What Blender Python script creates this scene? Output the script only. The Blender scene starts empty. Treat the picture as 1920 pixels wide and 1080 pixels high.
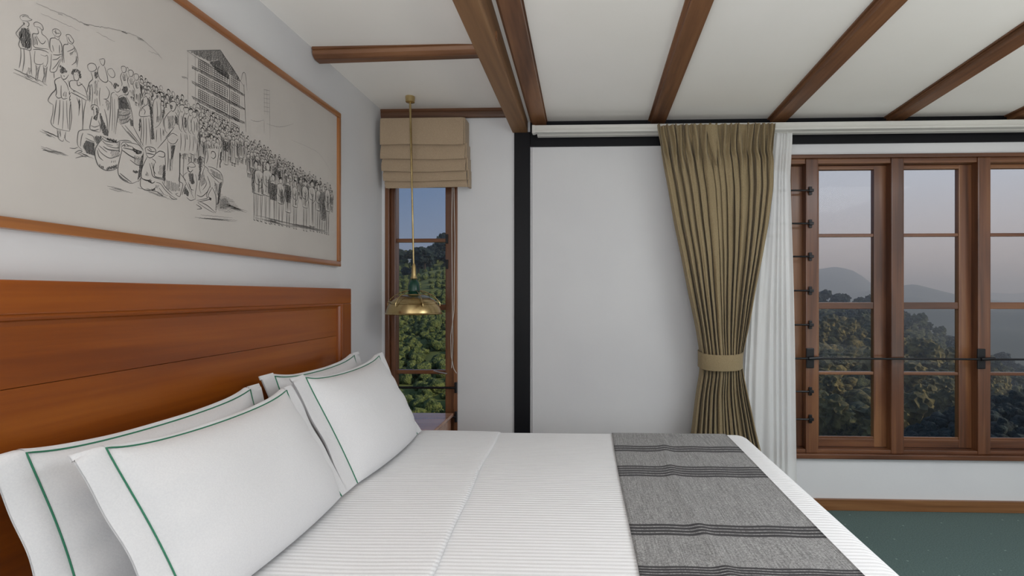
import bpy, bmesh, math, random
import numpy as np
from mathutils import Vector, Matrix, noise

S = bpy.context.scene
COL = S.collection
R = random.Random(7)

# ------------------------------------------------------------------ camera
EYE = 1.33
TH = math.atan(0.038)
F = 1000.0
cam_d = bpy.data.cameras.new('camera'); cam = bpy.data.objects.new('camera', cam_d); COL.objects.link(cam)
cam.location = (0, 0, EYE); cam.rotation_euler = (math.pi/2, 0, TH)
cam_d.sensor_width = 36; cam_d.lens = 36*F/1920
cam_d.shift_x = -102/1920; cam_d.shift_y = 13/1920
cam_d.clip_start = 0.02; cam_d.clip_end = 20000
S.camera = cam

# ------------------------------------------------------------------ light, sky, exposure
S.view_settings.view_transform = 'Standard'; S.view_settings.look = 'None'
S.view_settings.gamma = 1.0; S.view_settings.exposure = 0.0; S.view_settings.use_curve_mapping = False

world = bpy.data.worlds.new('sky'); S.world = world; world.use_nodes = True
wn, wl = world.node_tree.nodes, world.node_tree.links
wn.clear()
wo = wn.new('ShaderNodeOutputWorld'); bg = wn.new('ShaderNodeBackground'); wl.new(bg.outputs[0], wo.inputs[0])
geo = wn.new('ShaderNodeTexCoord'); sep = wn.new('ShaderNodeSeparateXYZ'); wl.new(geo.outputs['Generated'], sep.inputs[0])
rl = wn.new('ShaderNodeValToRGB'); rr = wn.new('ShaderNodeValToRGB')
for rp, stops in ((rl, [(0.0, (.06,.075,.06)), (.45, (.12,.15,.17)), (.49, (.34,.38,.48)), (.53, (.19,.27,.44)), (.59, (.11,.19,.36)), (.8, (.10,.17,.34)), (1.0, (.09,.16,.32))]),
                  (rr, [(0.0, (.06,.075,.06)), (.45, (.12,.15,.17)), (.49, (.58,.50,.49)), (.53, (.57,.52,.53)), (.59, (.54,.57,.66)), (.68, (.38,.47,.60)), (1.0, (.10,.18,.34))])):
    e = rp.color_ramp.elements
    while len(e) > 1: e.remove(e[-1])
    e[0].position = stops[0][0]; e[0].color = (*stops[0][1], 1)
    for p, c in stops[1:]:
        k = e.new(p); k.color = (*c, 1)
mr = wn.new('ShaderNodeMapRange'); mr.inputs[1].default_value = -1; mr.inputs[2].default_value = 1
wl.new(sep.outputs[2], mr.inputs[0]); wl.new(mr.outputs[0], rl.inputs[0]); wl.new(mr.outputs[0], rr.inputs[0])
ma = wn.new('ShaderNodeMapRange'); ma.inputs[1].default_value = -.35; ma.inputs[2].default_value = .45
ma.interpolation_type = 'SMOOTHSTEP'
wl.new(sep.outputs[0], ma.inputs[0])
mx = wn.new('ShaderNodeMixRGB'); wl.new(ma.outputs[0], mx.inputs[0]); wl.new(rl.outputs[0], mx.inputs[1]); wl.new(rr.outputs[0], mx.inputs[2])
wl.new(mx.outputs[0], bg.inputs[0]); bg.inputs[1].default_value = 1.0

def light(name, kind, loc, rot, energy, color, **kw):
    d = bpy.data.lights.new(name, kind); d.energy = energy; d.color = color
    for k, v in kw.items(): setattr(d, k, v)
    o = bpy.data.objects.new(name, d); COL.objects.link(o); o.location = loc; o.rotation_euler = rot
    return o
# low sun far to the right, a little behind the house: it lights the slopes, not the room
sd = Vector((-1.0, 0.30, -0.42)).normalized()
sun = light('sun', 'SUN', (30, 20, 20), sd.to_track_quat('-Z', 'Y').to_euler(), 2.6, (1.0, .84, .66), angle=math.radians(2))
# unseen area fills added to brighten the room
light('rear_fill_light', 'AREA', (0.9, -2.3, 1.55), (math.radians(-90), 0, math.radians(180)), 25, (.88, .94, 1.0), shape='RECTANGLE', size=3.4, size_y=1.7)  # added fill standing in for daylight from behind; the rear wall is closed
light('overhead_fill_light', 'AREA', (2.3, 0.9, 2.36), (0, 0, 0), 49, (.91, .955, 1.0), shape='RECTANGLE', size=1.6, size_y=1.6)  # added downward fill for bed and walls, no ceiling fixture here
light('right_up_fill_light', 'AREA', (2.7, 0.9, .7), (math.radians(180), 0, 0), 25, (1.0, .985, .91), shape='RECTANGLE', size=1.2, size_y=2.0)  # added upward fill standing in for light bounced to the ceiling
light('left_up_fill_light', 'AREA', (-.3, -.5, 1.0), (math.radians(180), 0, 0), 61, (.99, .98, .98), shape='RECTANGLE', size=1.4, size_y=1.0)  # added upward fill for the ceiling over the bed, no lamp stands here

# ------------------------------------------------------------------ geometry helpers
def P(u, v, x=None, y=None, z=None):
    """world point where the sight line of a measured point meets a real plane of the room"""
    a = (u-1062)/F; b = (553-v)/F; s, c = math.sin(TH), math.cos(TH)
    d = Vector((-s+a*c, c+a*s, b))
    if y is not None: k = y/d.y
    elif x is not None: k = x/d.x
    else: k = (z-EYE)/d.z
    return Vector((0, 0, EYE)) + d*k
def X(u, y): return P(u, 553, y=y).x
def Z(v, y, u=1300): return P(u, v, y=y).z

class MB:
    """collects shapes in world coordinates and links them as one mesh object"""
    def __init__(s): s.v = []; s.f = []; s.uv = None
    def add(s, vs, fs):
        n = len(s.v); s.v += [tuple(q) for q in vs]; s.f += [tuple(i+n for i in f) for f in fs]; return s
    def box(s, a, b, bev=0.0, tw=0):
        x0, x1 = sorted((a[0], b[0])); y0, y1 = sorted((a[1], b[1])); z0, z1 = sorted((a[2], b[2]))
        if bev <= 0:
            vs = [(x,y,z) for x in (x0,x1) for y in (y0,y1) for z in (z0,z1)]
            return s.add(vs, [(0,1,3,2),(4,6,7,5),(0,4,5,1),(2,3,7,6),(0,2,6,4),(1,5,7,3)])
        bm = bmesh.new(); bmesh.ops.create_cube(bm, size=1)
        for q in bm.verts: q.co = Vector(((x0+x1)/2+q.co.x*(x1-x0), (y0+y1)/2+q.co.y*(y1-y0), (z0+z1)/2+q.co.z*(z1-z0)))
        bmesh.ops.bevel(bm, geom=bm.edges[:], offset=min(bev, (x1-x0)*.45, (y1-y0)*.45, (z1-z0)*.45), segments=2, affect='EDGES', profile=.6)
        return s.bm(bm)
    def bm(s, bm):
        bm.verts.index_update()
        s.add([q.co[:] for q in bm.verts], [[q.index for q in f.verts] for f in bm.faces]); bm.free(); return s
    def prism(s, prof, path0, path1, ax=(1,0,0), up=(0,0,1)):
        """extrudes a 2D profile (in ax, up) from path0 to path1"""
        ax = Vector(ax); up = Vector(up); n = len(prof)
        vs = [Vector(path0)+ax*p[0]+up*p[1] for p in prof]+[Vector(path1)+ax*p[0]+up*p[1] for p in prof]
        fs = [(i, (i+1)%n, n+(i+1)%n, n+i) for i in range(n)]+[tuple(range(n))[::-1], tuple(range(n, 2*n))]
        return s.add(vs, fs)
    def tube(s, pts, r, n=8, cap=True):
        pts = [Vector(p) for p in pts]; rs = r if hasattr(r, '__len__') else [r]*len(pts)
        vs = []; fs = []; ref = None
        for i, p in enumerate(pts):
            t = (pts[min(i+1, len(pts)-1)]-pts[max(i-1, 0)]).normalized()
            if ref is None:
                ref = Vector((0,0,1)) if abs(t.z) < .9 else Vector((1,0,0))
            a = t.cross(ref).normalized(); b = a.cross(t).normalized(); ref = b
            for k in range(n):
                an = 2*math.pi*k/n; vs.append(p+(a*math.cos(an)+b*math.sin(an))*rs[i])
        for i in range(len(pts)-1):
            for k in range(n): fs.append((i*n+k, i*n+(k+1)%n, (i+1)*n+(k+1)%n, (i+1)*n+k))
        if cap: fs += [tuple(range(n))[::-1], tuple(range((len(pts)-1)*n, len(pts)*n))]
        return s.add(vs, fs)
    def lathe(s, c, prof, n=32):
        vs = []; fs = []; m = len(prof)
        for k in range(n):
            an = 2*math.pi*k/n
            for r, z in prof: vs.append((c[0]+r*math.cos(an), c[1]+r*math.sin(an), c[2]+z))
        for k in range(n):
            for i in range(m-1): fs.append((k*m+i, ((k+1)%n)*m+i, ((k+1)%n)*m+i+1, k*m+i+1))
        return s.add(vs, fs)
    def grid(s, fn, nu, nv, closed_u=False):
        vs = [fn(i/nu, j/nv) for j in range(nv+1) for i in range(nu+(0 if closed_u else 1))]
        w = nu if closed_u else nu+1
        fs = [(j*w+i, j*w+(i+1)%w, (j+1)*w+(i+1)%w, (j+1)*w+i) for j in range(nv) for i in range(nu)]
        return s.add(vs, fs)
    def build(s, name, mat, parent=None, smooth=False, fix=True, **tags):
        me = bpy.data.meshes.new(name)
        base = Vector((0,0,0))
        q = parent
        while q: base = base+q.location; q = q.parent
        if parent is None and 'origin' in tags: base = Vector(tags.pop('origin'))
        tags.pop('origin', None)
        me.from_pydata([(a-base.x, b-base.y, c-base.z) for a, b, c in s.v], [], s.f)
        if fix:
            bm = bmesh.new(); bm.from_mesh(me); bmesh.ops.recalc_face_normals(bm, faces=bm.faces[:]); bm.to_mesh(me); bm.free()
        if smooth:
            me.polygons.foreach_set('use_smooth', [True]*len(me.polygons))
            if smooth != 'all':
                try: me.set_sharp_from_angle(angle=math.radians(38))
                except Exception: pass
        me.materials.append(mat); me.update()
        o = bpy.data.objects.new(name, me); COL.objects.link(o)
        if parent: o.parent = parent
        else: o.location = base
        for k, v in tags.items(): o[k] = v
        return o

def thing(name, label, cat, loc, group=None, kind=None):
    o = bpy.data.objects.new(name, None); COL.objects.link(o); o.location = loc; o.empty_display_size = .1
    if label: o['label'] = label
    if cat: o['category'] = cat
    if group: o['group'] = group
    if kind: o['kind'] = kind
    return o

# ------------------------------------------------------------------ materials
def mat(name, color=(.8,.8,.8), rough=.6, **kw):
    m = bpy.data.materials.new(name); m.use_nodes = True
    b = m.node_tree.nodes['Principled BSDF']
    b.inputs['Base Color'].default_value = (*color, 1); b.inputs['Roughness'].default_value = rough
    for k, v in kw.items(): b.inputs[k].default_value = v
    return m
def nt(m): return m.node_tree.nodes, m.node_tree.links, m.node_tree.nodes['Principled BSDF']
def noise_mat(name, c1, c2, scale=(5,5,5), nscale=1.0, detail=6, rough=.6, bump=.0, bscale=None, dist=.02, lo=.35, hi=.65, **kw):
    m = mat(name, c1, rough, **kw); n, l, b = nt(m)
    tc = n.new('ShaderNodeTexCoord'); mp = n.new('ShaderNodeMapping'); mp.inputs['Scale'].default_value = scale
    l.new(tc.outputs['Object'], mp.inputs[0])
    nz = n.new('ShaderNodeTexNoise'); nz.inputs['Scale'].default_value = nscale; nz.inputs['Detail'].default_value = detail
    l.new(mp.outputs[0], nz.inputs['Vector'])
    r = n.new('ShaderNodeValToRGB'); r.color_ramp.elements[0].position = lo; r.color_ramp.elements[1].position = hi
    r.color_ramp.elements[0].color = (*c1, 1); r.color_ramp.elements[1].color = (*c2, 1)
    l.new(nz.outputs[0], r.inputs[0]); l.new(r.outputs[0], b.inputs['Base Color'])
    if bump:
        n2 = n.new('ShaderNodeTexNoise'); n2.inputs['Detail'].default_value = 4
        n2.inputs['Scale'].default_value = 1.0
        m2 = n.new('ShaderNodeMapping'); m2.inputs['Scale'].default_value = bscale or scale
        l.new(tc.outputs['Object'], m2.inputs[0]); l.new(m2.outputs[0], n2.inputs['Vector'])
        bp = n.new('ShaderNodeBump'); bp.inputs['Strength'].default_value = bump; bp.inputs['Distance'].default_value = dist
        l.new(n2.outputs[0], bp.inputs['Height']); l.new(bp.outputs[0], b.inputs['Normal'])
    return m
def wood(name, dark, mid, light_, axis='x', rough=.42, coat=.0, s=1.0, spec=.5, bump=.12):
    m = mat(name, mid, rough); n, l, b = nt(m)
    b.inputs['Coat Weight'].default_value = coat; b.inputs['Coat Roughness'].default_value = .18
    b.inputs['Specular IOR Level'].default_value = spec
    tc = n.new('ShaderNodeTexCoord'); mp = n.new('ShaderNodeMapping')
    k = {'x': (.55,7,7), 'y': (7,.55,7), 'z': (7,7,.55)}[axis]
    mp.inputs['Scale'].default_value = [q*s for q in k]; l.new(tc.outputs['Object'], mp.inputs[0])
    a = n.new('ShaderNodeTexNoise'); a.inputs['Scale'].default_value = 1.0; a.inputs['Detail'].default_value = 5; a.inputs['Distortion'].default_value = .9
    l.new(mp.outputs[0], a.inputs['Vector'])
    m2 = n.new('ShaderNodeMapping'); m2.inputs['Scale'].default_value = [q*s*9 if q > 1 else q*s*3 for q in k]; l.new(tc.outputs['Object'], m2.inputs[0])
    c = n.new('ShaderNodeTexNoise'); c.inputs['Scale'].default_value = 1.0; c.inputs['Detail'].default_value = 4; l.new(m2.outputs[0], c.inputs['Vector'])
    ad = n.new('ShaderNodeMath'); ad.operation = 'MULTIPLY_ADD'; ad.inputs[1].default_value = .35; l.new(c.outputs[0], ad.inputs[0]); l.new(a.outputs[0], ad.inputs[2])
    r = n.new('ShaderNodeValToRGB'); e = r.color_ramp.elements
    e[0].position = .50; e[0].color = (*dark, 1); e[1].position = .86; e[1].color = (*light_, 1)
    q = e.new(.67); q.color = (*mid, 1)
    l.new(ad.outputs[0], r.inputs[0]); l.new(r.outputs[0], b.inputs['Base Color'])
    bp = n.new('ShaderNodeBump'); bp.inputs['Strength'].default_value = bump; bp.inputs['Distance'].default_value = .003
    l.new(c.outputs[0], bp.inputs['Height']); l.new(bp.outputs[0], b.inputs['Normal'])
    return m

M = {}
M['wall'] = noise_mat('white_plaster', (.655,.655,.668), (.70,.70,.705), (1.5,1.5,1.5), rough=.75, bump=.10, bscale=(35,35,35), dist=.004)
M['ceiling'] = noise_mat('ceiling_board', (.86,.835,.79), (.90,.875,.84), (1.2,1.2,1.2), rough=.8, bump=.05, bscale=(20,20,20), dist=.004)

M['black'] = noise_mat('black_paint', (.002,.0025,.004), (.004,.004,.006), (8,8,2), rough=.5, **{'Specular IOR Level': .25}, bump=.05, bscale=(60,60,10), dist=.002)
BE = ((.085,.034,.014), (.17,.072,.030), (.25,.115,.05))
M['beam_x'] = wood('beam_wood_x', *BE, axis='x', rough=.45)
M['beam_y'] = wood('beam_wood_y', *BE, axis='y', rough=.45)
M['bigbeam'] = wood('rough_beam_wood', (.15,.075,.032), (.22,.112,.048), (.27,.15,.07), axis='y', rough=.6, s=.8)
FR = ((.065,.022,.009), (.135,.050,.021), (.23,.10,.04))
M['frame_x'] = wood('window_wood_x', *FR, axis='x', rough=.35, coat=.2)
M['frame_z'] = wood('window_wood_z', *FR, axis='z', rough=.35, coat=.2)
HB = ((.19,.042,.003), (.27,.065,.004), (.36,.10,.007))
M['head_y'] = wood('headboard_wood_y', *HB, axis='y', rough=.36, coat=.12, s=.75)
M['head_z'] = wood('headboard_wood_z', *HB, axis='z', rough=.36, coat=.12, s=.75)
M['pic_y'] = wood('picture_frame_wood_y', (.20,.07,.02), (.32,.12,.035), (.42,.18,.06), axis='y', rough=.3, coat=.3)
M['pic_z'] = wood('picture_frame_wood_z', (.20,.07,.02), (.32,.12,.035), (.42,.18,.06), axis='z', rough=.3, coat=.3)
M['base_x'] = wood('skirting_wood', (.10,.04,.014), (.20,.085,.03), (.30,.15,.06), axis='x', rough=.35, coat=.2)
M['night'] = wood('nightstand_wood', (.30,.14,.085), (.42,.22,.14), (.50,.28,.19), axis='x', rough=.25, coat=.6)
M['paper'] = noise_mat('drawing_paper', (.50,.465,.43), (.55,.515,.475), (2,2,2), rough=.7, bump=.04, bscale=(90,90,90), dist=.001)
M['ink'] = mat('ink', (.115,.11,.105), .8)
M['inklight'] = mat('grey_ink_wash', (.26,.245,.23), .8)
M['track'] = mat('white_track', (.66,.65,.61), .35)
M['brass'] = noise_mat('aged_brass', (.42,.31,.14), (.58,.45,.23), (12,12,12), rough=.27, Metallic=1.0)
M['green_socket'] = mat('green_enamel', (.005,.045,.03), .25)
M['iron'] = mat('black_iron', (.010,.010,.012), .4, Metallic=.4)
M['steel'] = mat('dull_steel', (.45,.45,.46), .35, Metallic=.9)
M['cord'] = mat('pale_cord', (.55,.52,.48), .8)
M['bulb'] = mat('frosted_bulb', (.8,.8,.76), .3)
M['pipe'] = mat('green_piping', (.03,.20,.11), .7)

def linen(name, c1, c2, s=260, bump=.25, rough=.9, sheen=.15, wr=0):
    m = noise_mat(name, c1, c2, (s,s,s), detail=2, rough=rough, bump=0)
    n, l, b = nt(m); b.inputs['Sheen Weight'].default_value = sheen; b.inputs['Specular IOR Level'].default_value = .2
    tc = n.new('ShaderNodeTexCoord')
    z = n.new('ShaderNodeTexNoise'); z.inputs['Scale'].default_value = s*1.2; z.inputs['Detail'].default_value = 2
    l.new(tc.outputs['Object'], z.inputs['Vector'])
    bp = n.new('ShaderNodeBump'); bp.inputs['Strength'].default_value = bump; bp.inputs['Distance'].default_value = .0008
    l.new(z.outputs[0], bp.inputs['Height'])
    if wr:
        w = n.new('ShaderNodeTexNoise'); w.inputs['Scale'].default_value = 9; w.inputs['Detail'].default_value = 3; w.inputs['Distortion'].default_value = 1.2
        l.new(tc.outputs['Object'], w.inputs['Vector'])
        b2 = n.new('ShaderNodeBump'); b2.inputs['Strength'].default_value = wr; b2.inputs['Distance'].default_value = .01
        l.new(w.outputs[0], b2.inputs['Height']); l.new(bp.outputs[0], b2.inputs['Normal']); l.new(b2.outputs[0], b.inputs['Normal'])
    else: l.new(bp.outputs[0], b.inputs['Normal'])
    return m
M['pillow'] = linen('white_cotton', (.74,.74,.755), (.775,.775,.785), wr=.22)
M['curtain'] = linen('olive_tan_linen', (.25,.19,.103), (.31,.24,.14))
M['blind'] = linen('taupe_linen', (.37,.275,.185), (.43,.325,.22), wr=.1)
M['carpet'] = noise_mat('green_carpet', (.060,.098,.092), (.100,.150,.140), (160,160,160), detail=3, rough=.95, bump=.5, bscale=(220,220,220), dist=.004)
# speckles in the carpet
n, l, b = nt(M['carpet'])
tc = n.new('ShaderNodeTexCoord'); vo = n.new('ShaderNodeTexVoronoi'); vo.inputs['Scale'].default_value = 14
l.new(tc.outputs['Object'], vo.inputs['Vector'])
r = n.new('ShaderNodeValToRGB'); r.color_ramp.elements[0].position = .05; r.color_ramp.elements[0].color = (1,1,1,1); r.color_ramp.elements[1].position = .09; r.color_ramp.elements[1].color = (0,0,0,1)
l.new(vo.outputs['Distance'], r.inputs[0])
src = b.inputs['Base Color'].links[0].from_socket
mm = n.new('ShaderNodeMixRGB'); l.new(r.outputs[0], mm.inputs[0]); l.new(src, mm.inputs[1]); mm.inputs[2].default_value = (.22,.30,.26,1); l.new(mm.outputs[0], b.inputs['Base Color'])

# ribbed white cover
def ribbed():
    m = linen('white_ribbed_cotton', (.84,.84,.855), (.88,.88,.89), s=300); n, l, b = nt(m)
    tc = n.new('ShaderNodeTexCoord'); sp = n.new('ShaderNodeSeparateXYZ'); l.new(tc.outputs['Object'], sp.inputs[0])
    mu = n.new('ShaderNodeMath'); mu.operation = 'MULTIPLY'; mu.inputs[1].default_value = 2*math.pi/.019; l.new(sp.outputs[1], mu.inputs[0])
    si = n.new('ShaderNodeMath'); si.operation = 'SINE'; l.new(mu.outputs[0], si.inputs[0])
    nz = n.new('ShaderNodeTexNoise'); nz.inputs['Scale'].default_value = 1; nz.inputs['Detail'].default_value = 2
    mp = n.new('ShaderNodeMapping'); mp.inputs['Scale'].default_value = (9,70,9); l.new(tc.outputs['Object'], mp.inputs[0]); l.new(mp.outputs[0], nz.inputs['Vector'])
    ad = n.new('ShaderNodeMath'); ad.operation = 'MULTIPLY_ADD'; ad.inputs[1].default_value = 2.0; l.new(nz.outputs[0], ad.inputs[0]); l.new(si.outputs[0], ad.inputs[2])
    bp = n.new('ShaderNodeBump'); bp.inputs['Strength'].default_value = .35; bp.inputs['Distance'].default_value = .0022
    l.new(ad.outputs[0], bp.inputs['Height']); l.new(bp.outputs[0], b.inputs['Normal'])
    return m
M['cover'] = ribbed()

def glass():
    m = bpy.data.materials.new('window_glass'); m.use_nodes = True; n, l = m.node_tree.nodes, m.node_tree.links; n.clear()
    o = n.new('ShaderNodeOutputMaterial'); mixs = n.new('ShaderNodeMixShader'); t = n.new('ShaderNodeBsdfTransparent'); g = n.new('ShaderNodeBsdfGlossy')
    t.inputs[0].default_value = (.96,.97,.97,1); g.inputs['Roughness'].default_value = .02
    fr = n.new('ShaderNodeFresnel'); fr.inputs[0].default_value = 1.12
    l.new(fr.outputs[0], mixs.inputs[0]); l.new(t.outputs[0], mixs.inputs[1]); l.new(g.outputs[0], mixs.inputs[2]); l.new(mixs.outputs[0], o.inputs[0])
    return m
M['glass'] = glass()
def sheer():
    m = bpy.data.materials.new('white_voile'); m.use_nodes = True; n, l = m.node_tree.nodes, m.node_tree.links; n.clear()
    o = n.new('ShaderNodeOutputMaterial'); a = n.new('ShaderNodeMixShader'); c = n.new('ShaderNodeMixShader')
    t = n.new('ShaderNodeBsdfTransparent'); d = n.new('ShaderNodeBsdfDiffuse'); tr = n.new('ShaderNodeBsdfTranslucent')
    d.inputs[0].default_value = (.93,.93,.92,1); tr.inputs[0].default_value = (.93,.93,.91,1)
    a.inputs[0].default_value = .28; l.new(d.outputs[0], a.inputs[1]); l.new(tr.outputs[0], a.inputs[2])
    c.inputs[0].default_value = .92; l.new(t.outputs[0], c.inputs[1]); l.new(a.outputs[0], c.inputs[2]); l.new(c.outputs[0], o.inputs[0])
    return m
M['sheer'] = sheer()

# ------------------------------------------------------------------ room shell
YW = 3.37; XL = -1.31; XR = 3.7; YB = -2.5; ZC = 2.51; TW = .16
def struct(mb, name, m, label=None, cat=None, **kw):
    t = {'kind': 'structure'}
    if label: t['label'] = label
    if cat: t['category'] = cat
    return mb.build(name, m, None, **t, **kw)
# window openings in the far wall
w1x0, w1x1 = X(722, YW), X(858, YW); w1z0, w1z1 = .36, Z(318, YW, 790)
w2x0, w2x1 = X(1408, YW), 3.45; w2z0, w2z1 = Z(859, YW, 1600), Z(290, YW, 1600)
far = MB()
far.box((XL-TW, YW, -.05), (w1x0, YW+TW, 2.75)); far.box((w1x0, YW, -.05), (w1x1, YW+TW, w1z0)); far.box((w1x0, YW, w1z1), (w1x1, YW+TW, 2.75))
far.box((w1x1, YW, -.05), (w2x0, YW+TW, 2.75)); far.box((w2x0, YW, -.05), (w2x1, YW+TW, w2z0)); far.box((w2x0, YW, w2z1), (w2x1, YW+TW, 2.75))
far.box((w2x1, YW, -.05), (XR+TW, YW+TW, 2.75))
struct(far, 'wall_far', M['wall'], 'white plastered wall holding both windows', 'wall')
struct(MB().box((XL-TW, YB, -.05), (XL, YW, 2.75)), 'wall_left', M['wall'], 'white plastered wall behind the headboard', 'wall')
rw = MB(); rw.box((XR, YB, -.05), (XR+TW, YW, 2.75))
struct(rw, 'wall_right', M['wall'])
struct(MB().box((XL-TW, YB-TW, -.05), (XR+TW, YB, 2.75)), 'wall_rear', M['wall'])
struct(MB().box((XL-TW, YB-TW, -.15), (XR+TW, YW+TW, 0)), 'floor', M['carpet'], 'green speckled fitted carpet', 'floor')
# ceilings: flat on the left of the tie beam, falling gently to the window wall on the right
ZR = 2.425; SL = .047
def zr(y): return ZR + SL*(YW-y)
XB = -.372
cl = MB(); cl.box((XL-TW, YB-TW, ZC), (XB-.02, YW+.0, ZC+.06))
struct(cl, 'ceiling', M['ceiling'], 'flat off-white ceiling over the bed head', 'ceiling')
cr = MB(); y0, y1 = YB-.1, YW+.05
cr.add([(XB-.02, y0, zr(y0)), (XR+.1, y0, zr(y0)), (XR+.1, y1, zr(y1)), (XB-.02, y1, zr(y1)), (XB-.02, y0, zr(y0)+.06), (XR+.1, y0, zr(y0)+.06), (XR+.1, y1, zr(y1)+.06), (XB-.02, y1, zr(y1)+.06)],
       [(0,3,2,1),(4,5,6,7),(0,1,5,4),(1,2,6,5),(2,3,7,6),(3,0,4,7)])
struct(cr, 'ceiling.001', M['ceiling'], 'sloping off-white ceiling between the rafters', 'ceiling')

# black timber framing
zb = Z(276, YW, 1000)
pk = MB().box((X(964,YW-.01), YW-.012, 0), (X(994,YW-.01), YW+.02, 2.36), .003)
struct(pk, 'trim_1', M['black'], 'black painted upright post between the bed window and the plain wall', 'post')
bk = MB().box((X(994,YW-.01), YW-.012, zb), (3.69, YW+.02, ZR+.002), .003)
struct(bk, 'trim_2', M['black'], 'black painted horizontal wall plate behind the curtain track', 'beam')
# big tie beam
bb = MB(); xa, xb_ = -.470, XB
bb.box((xa, YB, 2.356), (xb_, YW+.0, 2.60), .008)
bigb = struct(bb, 'trim_3', M['bigbeam'], 'thick rough brown tie beam running from the post to the camera', 'beam')
q = P(930, 66, x=XB)
MB().box((XB-.002, q.y-.012, q.z-.02), (XB+.006, q.y+.012, q.z+.012), .002).build('notch_peg', M['beam_y'], bigb)
bs = MB().box((XB, YB, 2.50), (XB+.016, YW, 2.59))
struct(bs, 'trim_4', M['black'], 'thin black steel strip along the tie beam', 'beam')
# rafters on the right
def rafter(i, xr, label):
    w, d, pw = .085, .030, .016
    prof = [(-w, 0), (0, 0), (0, d), (.006, d), (.006, d+.02), (-w-pw, d+.02), (-w-pw, d-.004), (-w-.004, d-.004), (-w, d-.010)]
    ya, yb = YB, YW-.012
    m = MB(); m.prism([(a, b-.034) for a, b in prof], (xr, ya, zr(ya)), (xr, yb, zr(yb)))
    return struct(m, 'trim_%d' % i, M['beam_y'], label, 'rafter', group='brown rafters under the sloping ceiling')
rafter(5, -.253, 'brown rafter closest to the thick tie beam')
rafter(6, .485, 'brown rafter meeting the wall left of the tan curtain')
rafter(7, 1.222, 'brown rafter meeting the wall right above the sheer curtain')
rafter(8, 1.930, 'brown rafter meeting the wall above the middle window light')
rafter(9, 2.650, 'short visible brown rafter at the right edge')
rafter(10, 3.37, 'brown rafter beside the right wall')
# moulded beams on the left ceiling
def cornice(i, p0, p1, h, d, label):
    prof = [(0, 0), (-d, 0), (-d, -h*.26), (-d*.9, -h*.30), (-d*.9, -h*.36), (-d*.97, -h*.42), (-d*.90, -h*.72), (-d*.72, -h*.94), (-d*.60, -h), (0, -h)]
    m = MB(); m.prism(prof, p0, p1, ax=(0, 1, 0))
    return struct(m, 'trim_%d' % i, M['beam_x'], label, 'beam')
cornice(11, (-1.305, 2.56, ZC+.002), (xa+.002, 2.56, ZC+.016), .052, .075, 'moulded brown ceiling beam crossing above the headboard')
cornice(12, (XL+.001, YW, ZC), (xa+.002, YW, ZC), .055, .03, 'moulded brown cornice above the taupe roman blind')
# skirting
bb_ = MB().box((w2x0-.95, YW-.022, 0), (XR, YW, Z(934, YW, 1575)), .004)
struct(bb_, 'baseboard_far', M['base_x'], 'brown wooden skirting board under the wide window', 'baseboard')
struct(MB().box((XL, YB, 0), (XL+.02, .7, .09), .004), 'baseboard_left', M['base_x'])
# thin white lining board on the plain wall
struct(MB().box((X(998, YW), YW-.008, .0), (X(1232, YW)+.35, YW, zb-.002), .003), 'trim_13', M['wall'], 'white wall board right of the black post', 'panel')

# ------------------------------------------------------------------ wide window
def pane(x0, x1, z0, z1, y, par):
    return MB().box((x0, y, z0), (x1, y+.004, z1)).build('pane', M['glass'], par)
YF = YW-.006; YS = YW+.05; YG = YW+.072
win2 = thing('window_2', 'wide brown wooden casement window with black stay bar', 'window', (w2x0, YW, w2z0), kind='structure')
zt, zbm = w2z1, w2z0
hd = MB().box((w2x0, YF-.012, zt-.022), (w2x1, YW+.10, zt), .004)
hd.build('frame_head', M['frame_x'], win2)
MB().box((w2x0, YF+.01, zt-.052), (w2x1, YW+.10, zt-.022), .004).build('frame_head_bead', M['frame_x'], win2)
MB().box((w2x0-.0, YF-.022, zbm), (w2x1, YW+.12, zbm+.030), .005).build('sill', M['frame_x'], win2)
MB().box((w2x0, YF+.006, zbm+.030), (w2x1, YW+.12, zbm+.052), .004).build('sill_rail', M['frame_x'], win2)
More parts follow.
